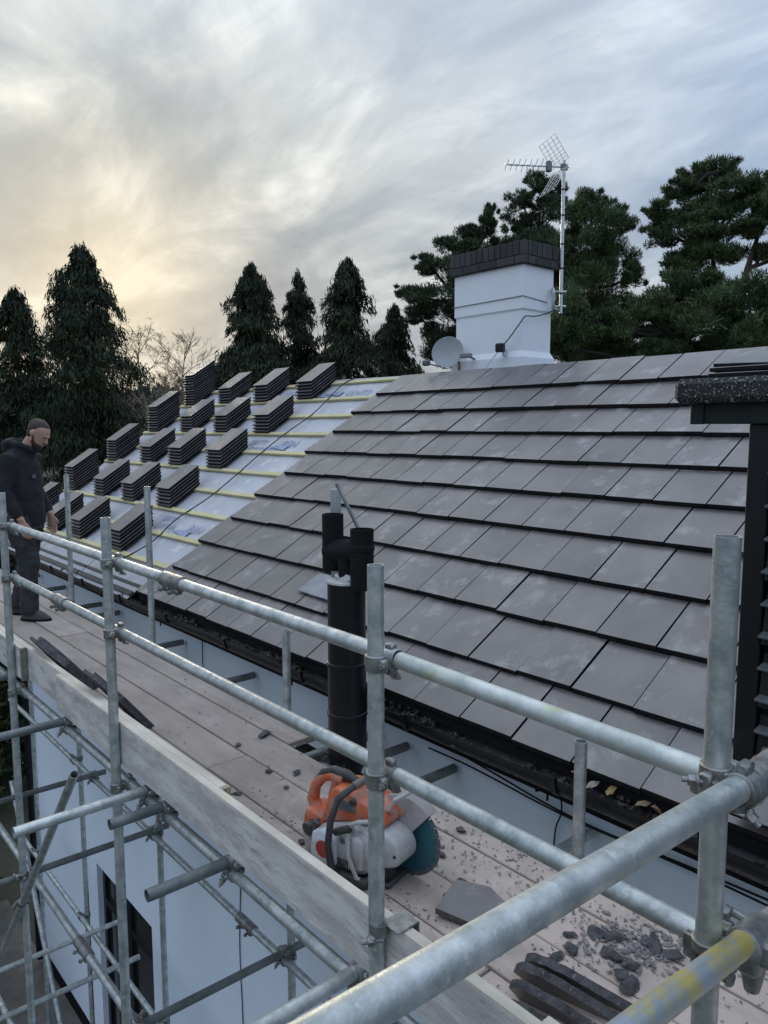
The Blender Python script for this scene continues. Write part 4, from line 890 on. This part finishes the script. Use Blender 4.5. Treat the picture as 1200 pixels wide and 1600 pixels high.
HC = Vector((.085, 0, 1.545)); HT_ = R(34)        # chin/neck pivot, head bowed
def hp(x, y, z): 
    return Vector((HC.x + x * math.cos(HT_) + z * math.sin(HT_), y, HC.z - x * math.sin(HT_) + z * math.cos(HT_)))
def hring(z, xc, rx, ry): c_ = hp(xc, 0, z); return (c_, Vector((rx * math.cos(HT_), 0, -rx * math.sin(HT_))), Vector((0, ry, 0)))
HEAD = [(-.005, .050, .020, .022), (.012, .042, .042, .040), (.04, .026, .066, .055), (.075, .012, .083, .065), (.11, .004, .092, .071), (.145, .0, .097, .075), (.18, -.004, .094, .073), (.208, -.010, .076, .060), (.226, -.014, .048, .040), (.235, -.014, .012, .012)]
def remesh(o, vs, sm=6):
    md = o.modifiers.new('merge', 'REMESH'); md.mode = 'VOXEL'; md.voxel_size = vs; md.use_smooth_shade = True
    ms = o.modifiers.new('soft', 'SMOOTH'); ms.iterations = sm; ms.factor = .5
def wrinkle(o, size, strg):
    tx = bpy.data.textures.new('fold', 'CLOUDS'); tx.noise_scale = size; md = o.modifiers.new('folds', 'DISPLACE'); md.texture = tx; md.strength = strg; md.texture_coords = 'LOCAL'
SHO = {1: (-.03, .195, 1.425), -1: (-.03, -.195, 1.425)}; ELB = {1: (-.05, .255, 1.14), -1: (-.055, -.255, 1.14)}; WRI = {1: (.10, .235, .905), -1: (.085, -.235, .90)}
HIP = {1: (.0, .095, .92), -1: (.0, -.095, .92)}; KNE = {1: (-.07, .11, .51), -1: (.045, -.105, .51)}; ANK = {1: (-.20, .115, .095), -1: (.045, -.11, .095)}
b = MB(); b.loft([hring(*q) for q in HEAD], 24)
b.tube([(-.005, 0, 1.42), (.02, 0, 1.50), hp(-.02, 0, .05), hp(-.015, 0, .10)], [.068, .060, .056, .05], 16)
b.loft([ell((0, 0, .86), .11, .15), ell((0, 0, 1.0), .115, .155), ell((-.015, 0, 1.2), .115, .165), ell((-.03, 0, 1.38), .11, .18), ell((-.02, 0, 1.47), .07, .12)], 20)
nose = [hp(.088, 0, .128), hp(.104, 0, .105), hp(.112, 0, .088), hp(.100, 0, .080)]; b.tube(nose, [.009, .012, .0145, .010], 10)
b.tube([hp(.088, -.018, .058), hp(.098, 0, .058), hp(.088, .018, .058)], .007, 8); b.tube([hp(.086, -.018, .049), hp(.096, 0, .048), hp(.086, .018, .049)], .008, 8)
b.tube([hp(.082, -.045, .142), hp(.097, -.015, .140), hp(.097, .015, .140), hp(.082, .045, .142)], .009, 8)
for s_ in (1, -1):
    b.loft([(hp(-.012, s_ * .070, .085), Vector((.012, 0, -.006)), Vector((0, .006, 0))), (hp(-.014, s_ * .082, .105), Vector((.02, 0, -.012)), Vector((0, .006, 0))), (hp(-.02, s_ * .084, .128), Vector((.019, 0, -.010)), Vector((0, .006, 0))), (hp(-.018, s_ * .076, .145), Vector((.008, 0, -.004)), Vector((0, .005, 0)))], 12)
    b.tube([SHO[s_], ELB[s_], WRI[s_]], [.055, .043, .030], 14)
    b.tube([HIP[s_], KNE[s_], ANK[s_]], [.085, .058, .042], 14)
    w_ = Vector(WRI[s_]); dn = Vector((.22, -.05 * s_, -.97)).normalized(); fw = Vector((.95, 0, .22)).normalized(); sd_ = dn.cross(fw)
    b.loft([(w_ - dn * .01, fw * .030, sd_ * .022), (w_ + dn * .03, fw * .038, sd_ * .017), (w_ + dn * .075, fw * .042, sd_ * .015), (w_ + dn * .10, fw * .040, sd_ * .012)], 14)
    for k in range(4):
        ln_ = (.070, .080, .075, .058)[k]; base = w_ + dn * .095 + fw * (.030 - .020 * k); inn = Vector((.2, -s_ * .8, 0)).normalized()
        b.tube([base - dn * .01, base + dn * ln_ * .45 + inn * .004, base + dn * ln_ * .75 + inn * .016, base + dn * ln_ * .92 + inn * .034], [.0095, .0088, .0082, .007], 8)
    tb = w_ + dn * .035 + fw * .032; b.tube([tb, tb + dn * .03 + fw * .022, tb + dn * .06 + fw * .026 - Vector((0, s_ * .012, 0))], [.0125, .0105, .008], 8)
body = spart(b, 'body', skin, man); remesh(body, .0065, 3)
# clothing
b = MB()
b.loft([ell((.005, 0, .84), .135, .178), ell((.005, 0, .90), .148, .190), ell((0, 0, 1.02), .146, .190), ell((-.005, 0, 1.15), .142, .192), ell((-.02, 0, 1.28), .145, .205), ell((-.032, 0, 1.38), .138, .212), ell((-.03, 0, 1.45), .112, .19), ell((-.015, 0, 1.50), .088, .135), ell((.0, 0, 1.545), .082, .095)], 26)
for s_ in (1, -1):
    e_, w_, h_ = Vector(ELB[s_]), Vector(WRI[s_]), Vector(SHO[s_])
    b.tube([h_ - Vector((0, s_ * .05, -.0)), h_, h_.lerp(e_, .5), e_, e_.lerp(w_, .5), w_ - (w_ - e_).normalized() * .03], [.075, .086, .074, .066, .060, .046], 16)
b.loft([ell((-.07, 0, 1.46), .07, .13, .5), ell((-.115, 0, 1.50), .062, .14, .7), ell((-.125, 0, 1.545), .055, .13, .6), ell((-.095, 0, 1.585), .042, .11, .4)], 20)
b.tube([(-.10, 0, 1.575), (-.07, .085, 1.565), (.02, .11, 1.545), (.10, .06, 1.50), (.12, 0, 1.485), (.10, -.06, 1.50), (.02, -.11, 1.545), (-.07, -.085, 1.565), (-.10, 0, 1.575)], [.035, .034, .030, .026, .022, .026, .030, .034, .035], 10)
hd = spart(b, 'hoodie', hood_m, man); remesh(hd, .012, 4); wrinkle(hd, .09, .022)
b = MB()
b.loft([ell((0, 0, .80), .13, .165), ell((0, 0, .90), .132, .172), ell((.0, 0, 1.0), .126, .168)], 22)
for s_ in (1, -1):
    h_, k_, a_ = Vector(HIP[s_]), Vector(KNE[s_]), Vector(ANK[s_])
    b.tube([h_, h_.lerp(k_, .4), k_, k_.lerp(a_, .35), k_.lerp(a_, .8), a_ + Vector((0, 0, .01)), a_ + Vector((.005, 0, -.03))], [.108, .100, .086, .082, .078, .084, .080], 18)
    b.bevbox(h_.lerp(k_, .42) + Vector((0, s_ * .095, 0)), (.15, .035, .19), .015); b.bevbox(k_ + Vector((.06, 0, .0)), (.06, .13, .20), .02)
    b.bevbox(h_ + Vector((-.02, s_ * .075, -.10)), (.13, .06, .24), .02)
tr = spart(b, 'trousers', trou_m, man); remesh(tr, .011, 4); wrinkle(tr, .07, .026)
for s_ in (1, -1):
    a_ = Vector(ANK[s_]); b = MB(); z_ = a_.z - .095
    b.loft([((a_.x, a_.y, z_ + .16), (.052, 0, 0), (0, .048, 0)), ((a_.x + .005, a_.y, z_ + .10), (.062, 0, 0), (0, .048, 0)), ((a_.x + .035, a_.y, z_ + .07), (.105, 0, 0), (0, .050, 0)), ((a_.x + .055, a_.y, z_ + .035), (.140, 0, 0), (0, .052, 0)), ((a_.x + .055, a_.y, z_ + .012), (.143, 0, 0), (0, .053, 0))], 22)
    bt_ = spart(b, 'boot', boot_m, man)
    b = MB(); b.loft([((a_.x + .055, a_.y, z_ + .022), (.150, 0, 0), (0, .056, 0)), ((a_.x + .055, a_.y, z_ + .0), (.148, 0, 0), (0, .055, 0))], 24); b.build('sole', black_m, bt_, local=True)
b = MB(); HR = [(.118, -.045, .060, .0745), (.145, -.034, .074, .0785), (.18, -.022, .088, .0775), (.21, -.014, .080, .064), (.230, -.014, .052, .044), (.241, -.014, .012, .012)]
b.loft([hring(*q) for q in HR], 24); b.loft([hring(.05, -.045, .030, .048), hring(.09, -.035, .060, .068), hring(.13, -.026, .075, .077)], 20)
hr = spart(b, 'hair', hair_m, man); remesh(hr, .006, 2)
b = MB(); b.loft([hring(-.014, .052, .022, .025), hring(.005, .044, .046, .044), hring(.035, .030, .069, .058), hring(.052, .020, .0725, .062)], 22); b.tube([hp(.096, -.03, .064), hp(.106, 0, .069), hp(.096, .03, .064)], .006, 8)
for s_ in (1, -1): b.tube([hp(.055, s_ * .053, .03), hp(.02, s_ * .068, .06), hp(.0, s_ * .074, .10), hp(-.002, s_ * .076, .13)], [.012, .010, .008, .006], 8)
bd_ = spart(b, 'beard', hair_m, man); remesh(bd_, .006, 2)
for s_ in (1, -1): spart(MB().tube([hp(.084, s_ * .018, .128), hp(.089, s_ * .030, .129), hp(.082, s_ * .042, .127)], .0055, 8), 'eye', mat('eye_dark', (.03, .022, .02), None, rough=.3), man)
spart(MB().bevbox((.130, -.07, 1.27), (.006, .06, .03), .002), 'chest_print', mat('print_pale', (.12, .12, .125), None, rough=.8), man)

# ================================================================== vegetation
def leafmat(name, c1, c2, tr=.12):
    if name in MATS: return MATS[name]
    M = bpy.data.materials.new(name); M.use_nodes = True; t = M.node_tree; b_ = t.nodes['Principled BSDF']; b_.inputs['Roughness'].default_value = .65; b_.inputs['Specular IOR Level'].default_value = .25
    ge = t.nodes.new('ShaderNodeNewGeometry'); r_ = ramp(t, [(0, c1), (1, c2)]); t.links.new(ge.outputs['Random Per Island'], r_.inputs[0])
    n_ = N(t, 'ShaderNodeTexNoise', ins={'Scale': .8, 'Detail': 3}); t.links.new(ge.outputs['Position'], n_.inputs[0]); r2 = ramp(t, [(.35, (.65, .65, .65)), (.65, (1.25, 1.25, 1.2))]); t.links.new(n_.outputs[0], r2.inputs[0])
    t.links.new(mixc(t, 1.0, r_.outputs[0], r2.outputs[0], 'MULTIPLY'), b_.inputs['Base Color']); MATS[name] = M; return M
bark = mat('pine_bark', (.075, .052, .038), (.045, .032, .025), rough=.9, scale=6, stretch=(1, 1, .3), bump=.6)
bark_d = mat('dark_bark', (.035, .028, .022), None, rough=.9, scale=6, bump=.5)
cyp_m = leafmat('cypress_leaf', (.015, .024, .012), (.038, .050, .022)); pine_m = leafmat('pine_needle', (.042, .072, .032), (.095, .128, .048)); pine2_m = leafmat('pine_needle_dark', (.032, .052, .028), (.066, .088, .040)); bush_m = leafmat('shrub_leaf', (.03, .042, .02), (.07, .08, .035)); far_m = leafmat('far_wood_leaf', (.050, .052, .040), (.085, .082, .062))
def quads(C, A, B):
    """C centre, A half length vector, B half width vector arrays -> pointed leaf quads"""
    n_ = len(C); V = np.empty((n_, 4, 3)); V[:, 0] = C - A; V[:, 1] = C - A * .1 + B; V[:, 2] = C + A; V[:, 3] = C - A * .1 - B
    return V.reshape(-1, 3)
def foliage(name, V, m_, parent):
    me = bpy.data.meshes.new(name); nq = len(V) // 4
    c_ = Vector(WORLD_LOC[parent.name]) if parent else Vector((0, 0, 0))
    V = V - np.array(c_)
    me.vertices.add(len(V)); me.vertices.foreach_set('co', V.astype(np.float32).ravel()); me.loops.add(nq * 4); me.loops.foreach_set('vertex_index', np.arange(nq * 4, dtype=np.int32)); me.polygons.add(nq); me.polygons.foreach_set('loop_start', np.arange(0, nq * 4, 4, dtype=np.int32)); me.update(calc_edges=True); me.materials.append(m_)
    return link(name, me, parent, c_)
def unit(v): return v / np.maximum(np.linalg.norm(v, axis=1, keepdims=True), 1e-6)
def px3(px, py, d): return np.array(CAMP + ray(px, py) * d)
def cypress(px, py_top, wpx, d, label, dens=1.0, seed=0, name='cypress_tree', cut=1.0):
    rg_ = np.random.default_rng(seed); top = px3(px, py_top, d); h = top[2] - GZ; rmax = wpx / 2 / 1186 * d * 1.16
    root = thing(name, (top[0], top[1], GZ), label, 'tree', 'dark conifers beyond the house'); Vs = []
    nb = int(560 * dens)
    for i in range(nb):
        u_ = 1 - (rg_.random() ** 1.45) * .97; u_ = 1 - u_ if False else u_
        f = rg_.random(); u_ = .15 + .85 * f ** .85                       # height fraction
        a = rg_.uniform(0, 2 * math.pi)
        env = rmax * min(1.0, ((1 - u_) / .30)) ** .58 * (.82 + .80 * mnoise.noise(Vector((math.cos(a) * 1.9 + seed * 3.1, math.sin(a) * 1.9, u_ * 13))) + .15 * rg_.normal()) + .05
        if mnoise.noise(Vector((math.cos(a) * 1.6, math.sin(a) * 1.6 + seed * 5.3, u_ * 11))) < -.17: continue
        env = max(env, .12); k = int(44 + 80 * env / rmax)
        s_ = rg_.random(k) ** .55; out = np.array([math.cos(a), math.sin(a), 0.0]); tan_ = np.array([-math.sin(a), math.cos(a), 0.0])
        base = np.array([top[0], top[1], GZ + h * u_])
        P_ = base + out * (s_ * env)[:, None] + tan_ * (rg_.normal(0, .16, k) * (0.3 + s_) * max(env, .35))[:, None]; P_[:, 2] += (.30 * s_ - .62 * s_ ** 2) * max(env, .3) + rg_.normal(0, .09, k)
        A = unit(out * (.10 + .35 * rg_.random((k, 1))) + np.array([0, 0, -.85]) * rg_.uniform(.4, 1.2, (k, 1)) + rg_.normal(0, .28, (k, 3))) * rg_.uniform(.07, .17, (k, 1)) * (d / 25)
        B = unit(np.cross(A, rg_.normal(0, 1, (k, 3)))) * rg_.uniform(.012, .026, (k, 1)) * (d / 25); Vs.append(quads(P_, A, B))
    # leader tip
    k = 60; zt = rg_.uniform(0, 1, k); P_ = np.stack([top[0] + rg_.normal(0, .06, k) * (1.1 - zt), top[1] + rg_.normal(0, .06, k) * (1.1 - zt), top[2] - .9 + zt * .95], 1); A = unit(rg_.normal(0, .5, (k, 3)) + np.array([.2, 0, .4])) * .12; B = unit(np.cross(A, rg_.normal(0, 1, (k, 3)))) * .03; Vs.append(quads(P_, A, B))
    foliage('crown', np.concatenate(Vs), cyp_m, root)
    MB().tube([(top[0], top[1], GZ - .2), (top[0], top[1], GZ + h * .5), (top[0], top[1], GZ + h * .93)], [.26, .16, .03], 10).build('trunk', bark_d, root, smooth=True)
cypress(22, 458, 112, 24, 'narrow dark cypress with ragged tip beside the taller cypress', 1.0, 1)
cypress(128, 388, 138, 23, 'tallest dark drooping cypress behind the man', 1.35, 2)
cypress(394, 418, 116, 30, 'broad pointed cypress behind the short tile stacks', 1.2, 3)
cypress(465, 430, 72, 31, 'slim cypress between two broader cypresses', .8, 4)
cypress(543, 410, 112, 30, 'pointed cypress rising behind the roof ridge', 1.2, 5)
cypress(617, 483, 96, 33, 'small cypress next to the pines', .8, 6)
def tufts(C, rad, k, rg_, ln, wd, updir=.6):
    """needle tufts spread on and in an ellipsoid"""
    dv = unit(rg_.normal(0, 1, (k, 3))); rr = rg_.random((k, 1)) ** .45; P_ = C + dv * rr * rad
    A = unit(dv * .8 + np.array([0, 0, updir]) + rg_.normal(0, .45, (k, 3))) * rg_.uniform(.6, 1.25, (k, 1)) * ln
    B = unit(np.cross(A, rg_.normal(0, 1, (k, 3)))) * wd * rg_.uniform(.7, 1.3, (k, 1)); return quads(P_, A, B)
def pine(pads, trunk, d, label, seed, m_=pine_m, k0=300, name='pine_tree', jit=1.0, grp='pines beyond the ridge', ln=.115):
    rg_ = np.random.default_rng(seed); b0 = px3(trunk[0][0], trunk[0][1], d); root = thing(name, (b0[0], b0[1], GZ), label, 'tree', grp); Vs = []; lim = MB()
    tp = [Vector((b0[0], b0[1], GZ - .2))] + [Vector(px3(x, y, d)) for x, y in trunk]
    trad = [.22 - .195 * (i / (len(tp) - 1)) ** .7 for i in range(len(tp))]
    for px, py, rx, rz in pads:
        C = px3(px, py, d + rg_.uniform(-jit, jit)); sc = d / 1186; rad = np.array([rx * sc, rx * sc, rz * sc])
        for q in range(3):
            dv = rg_.normal(0, 1, 3); dv /= np.linalg.norm(dv); Vs.append(tufts(C + dv * rad * rg_.uniform(.7, 1.25), rad * rg_.uniform(.16, .36), 120, rg_, ln, .015))
        n_sub = 12
        for q in range(n_sub):
            dv = rg_.normal(0, 1, 3); dv /= np.linalg.norm(dv); c2 = C + dv * rad * rg_.uniform(.5, .98)
            Vs.append(tufts(c2, rad * rg_.uniform(.24, .58), int(k0 * rx * rz / 900 / n_sub * 10.0) + 90, rg_, ln, .015))
        tpi = min(tp[1:], key=lambda q: (q - Vector(C)).length + max(0, q.z - C[2]) * 2)
        mid = (tpi + Vector(C)) / 2 + Vector((0, 0, -.15)); lim.tube([tpi, mid, Vector(C), Vector(C) + Vector((0, 0, rad[2] * .6))], [.075, .055, .035, .012], 6)
    foliage('crown', np.concatenate(Vs), m_, root); lim.build('limbs', bark_d, root, smooth=True)
    MB().tube(tp, trad, 10).build('trunk', bark, root, smooth=True)
pine([(768, 338, 14, 20), (742, 360, 30, 18), (705, 383, 30, 16), (762, 385, 36, 24), (672, 415, 26, 14), (722, 425, 45, 24), (640, 458, 24, 11), (690, 465, 45, 20), (655, 492, 32, 15), (700, 510, 45, 34), (745, 470, 50, 50), (690, 550, 40, 26), (745, 545, 45, 35)], [(715, 560), (725, 470), (745, 390), (768, 335)], 30, 'pine with layered ragged branches left of the chimney', 11, pine2_m)
pine([(838, 285, 18, 18), (868, 298, 20, 20), (815, 312, 22, 15), (850, 328, 38, 20), (808, 345, 26, 16), (850, 365, 50, 24), (878, 400, 36, 40), (820, 400, 50, 35), (850, 450, 55, 45)], [(840, 470), (842, 380), (845, 290)], 32, 'spiky topped pine behind the chimney and aerial', 12, pine2_m)
pine([(922, 312, 24, 16), (955, 328, 24, 16), (898, 335, 26, 22), (978, 352, 18, 18), (930, 360, 48, 30), (900, 400, 42, 38), (958, 405, 42, 36), (925, 450, 62, 42), (900, 495, 52, 42), (965, 490, 50, 36), (895, 540, 45, 30), (950, 545, 60, 28), (990, 430, 18, 20)], [(925, 560), (925, 450), (925, 320)], 30, 'rounded dense green pine beside the aerial mast', 13)
pine([(1085, 268, 28, 16), (1132, 262, 28, 16), (1066, 296, 28, 16), (1110, 300, 46, 24), (1150, 296, 34, 24), (1040, 330, 28, 13), (1088, 338, 52, 24), (1140, 345, 50, 26), (1028, 362, 26, 11), (1075, 378, 55, 24), (1130, 388, 52, 26), (1072, 412, 36, 20)], [(1125, 560), (1120, 470), (1112, 380), (1108, 270)], 27, 'tall spreading pine with flat layered crown', 14)
pine([(1188, 292, 28, 18), (1200, 330, 34, 20), (1172, 358, 34, 14), (1195, 392, 32, 14), (1222, 300, 40, 40), (1240, 380, 40, 40)], [(1150, 500), (1168, 420), (1184, 370), (1194, 310)], 25, 'leaning pine with bare curved limb beside the spreading pine', 15)
pine([(1100, 448, 62, 30), (1165, 465, 60, 36), (1045, 468, 48, 22), (1000, 490, 52, 22), (950, 510, 46, 20), (928, 530, 44, 22), (1020, 528, 64, 28), (1090, 520, 62, 38), (1160, 530, 56, 40), (880, 490, 34, 38), (872, 542, 30, 30), (1200, 500, 44, 44), (985, 550, 60, 20), (1085, 548, 50, 22), (1130, 545, 46, 24), (1040, 550, 40, 20)], [(1075, 560), (1070, 520), (1065, 480)], 23, 'low bushy green pine spreading behind the ridge', 16)
# shrubs and hedges
def shrub(C, rad, k, label, seed, m_=bush_m, ln=.11, grp='shrubs around the garden'):
    rg_ = np.random.default_rng(seed); root = thing('shrub', (C[0], C[1], C[2] - rad[2]), label, 'shrub', grp); Vs = []
    for q in range(16):
        dv = rg_.normal(0, 1, 3); dv /= np.linalg.norm(dv); Vs.append(tufts(np.array(C) + dv * np.array(rad) * .6, np.array(rad) * rg_.uniform(.35, .6), k // 16, rg_, ln, .04, .2))
    foliage('foliage', np.concatenate(Vs), m_, root); MB().tube([(C[0], C[1], C[2] - rad[2] * 1.0), (C[0], C[1], C[2])], [.06, .03], 6).build('stem', bark_d, root)
for i, (C, rad, lb) in enumerate((((.3, 11.9, -4.0), (1.3, 1.0, 1.5), 'black green shrub pressed against the far house corner'), ((-.9, 9.8, -4.6), (1.2, 1.3, .95), 'low dark shrub outside the scaffold poles'), ((-.6, 14.5, -4.0), (1.6, 1.4, 1.7), 'dark shrub under the scaffold corner beside the white wall'), ((2.2, 15.5, -3.4), (1.8, 1.4, 2.2), 'big dark shrub beyond the white house corner'), ((-3.2, 13.5, -4.2), (1.6, 1.6, 1.6), 'dark shrub outside the scaffold by the path'),
        ((4.2, 19.5, -2.6), (2.2, 1.6, 3.0), 'dense dark shrub at the foot of the cypresses'), ((8.5, 21.0, -2.4), (2.6, 1.6, 3.0), 'wide dark shrub behind the tall verge stacks'), ((11.6, 24.0, -2.6), (2.6, 1.8, 2.9), 'dark hedge shrub below the bare birches'), ((6.2, 17.2, -3.2), (2.0, 1.3, 2.4), 'dark shrub close behind the untiled verge'), ((19.0, 22.5, -1.0), (3.6, 1.8, 4.4), 'dark evergreen mass behind the ridge cypresses'), ((22.0, 18.5, -.6), (3.4, 2.4, 4.4), 'evergreen mass behind the satellite dish'))):
    shrub(C, rad, 5200 if i < 7 else 6500, lb, 40 + i, bush_m if i in (0, 2) else cyp_m, .14)
# bare birches
def bare(px, py_top, d, label, seed, droop):
    r_ = random.Random(seed); top = Vector(px3(px, py_top, d)); base = Vector((top.x, top.y, GZ)); h = top.z - GZ
    root = thing('birch_tree', base, label, 'tree', 'bare trees on the skyline'); tk = MB(); br = MB(); tw = MB()
    tpts = [base + Vector((.25 * math.sin(i * 1.1 + seed), .15 * math.cos(i), h * i / 7)) for i in range(8)]
    tk.tube(tpts, [.16 - .02 * i for i in range(8)], 8)
    def grow(p, d_, ln_, r0, lvl):
        pts = [p]; 
        for i in range(4):
            d_ = (d_ + Vector((r_.uniform(-.2, .2), r_.uniform(-.2, .2), r_.uniform(-.1, .12) - (droop if lvl >= 2 else 0)))).normalized(); pts.append(pts[-1] + d_ * ln_ / 4)
        (br if lvl < 2 else tw).tube(pts, [r0 * (1 - .18 * i) for i in range(5)], 5 if lvl < 2 else 4, caps=False)
        if lvl < 3:
            for i in range(5 if lvl == 0 else 5):
                q = pts[r_.randint(1, 4)]; grow(q, (d_ + Vector((r_.uniform(-.9, .9), r_.uniform(-.9, .9), r_.uniform(-.2, .6)))).normalized(), ln_ * r_.uniform(.45, .7), max(r0 * .5, .009), lvl + 1)
    for i in range(17):
        t = .42 + .56 * i / 16; a = i * 2.4; p = tpts[min(int(t * 7), 6)].lerp(tpts[min(int(t * 7) + 1, 7)], t * 7 - int(t * 7)); grow(p, Vector((math.cos(a) * .7, math.sin(a) * .7, .7)), h * (.19 - .14 * (t - .42)), .034, 0)
    bm_ = mat('birch_twig', (.26, .20, .14), (.18, .14, .10), rough=.8, scale=4)
    tk.build('trunk', mat('birch_bark', (.20, .17, .14), (.10, .085, .07), rough=.8, scale=4), root, smooth=True); br.build('branches', bm_, root); tw.build('twigs', bm_, root)
bare(222, 548, 38, 'bare weeping birch with drooping twigs beside the tall cypress', 3, .28); bare(290, 548, 44, 'bare rounded birch behind the tallest tile stack', 5, .0)
# distant wood on the horizon
rg_ = np.random.default_rng(77); Vs = []
for i in range(420):
    px = rg_.uniform(-260, 760); dd = rg_.uniform(140, 230); py = 652 - rg_.uniform(0, 26) - 5 * math.sin(px * .03); C = px3(px, py, dd); rad = np.array([4.5, 4.5, 4.0]) * rg_.uniform(.7, 1.3)
    Vs.append(tufts(C, rad, 70, rg_, 1.0, .45, .3)); C2 = C.copy(); C2[2] -= 5; Vs.append(tufts(C2, rad * 1.3, 50, rg_, 1.3, .7, .3))
wd_ = foliage('distant_wood', np.concatenate(Vs), far_m, None); tag(wd_, 'dark line of distant woodland on the horizon', 'woodland', kind='stuff')
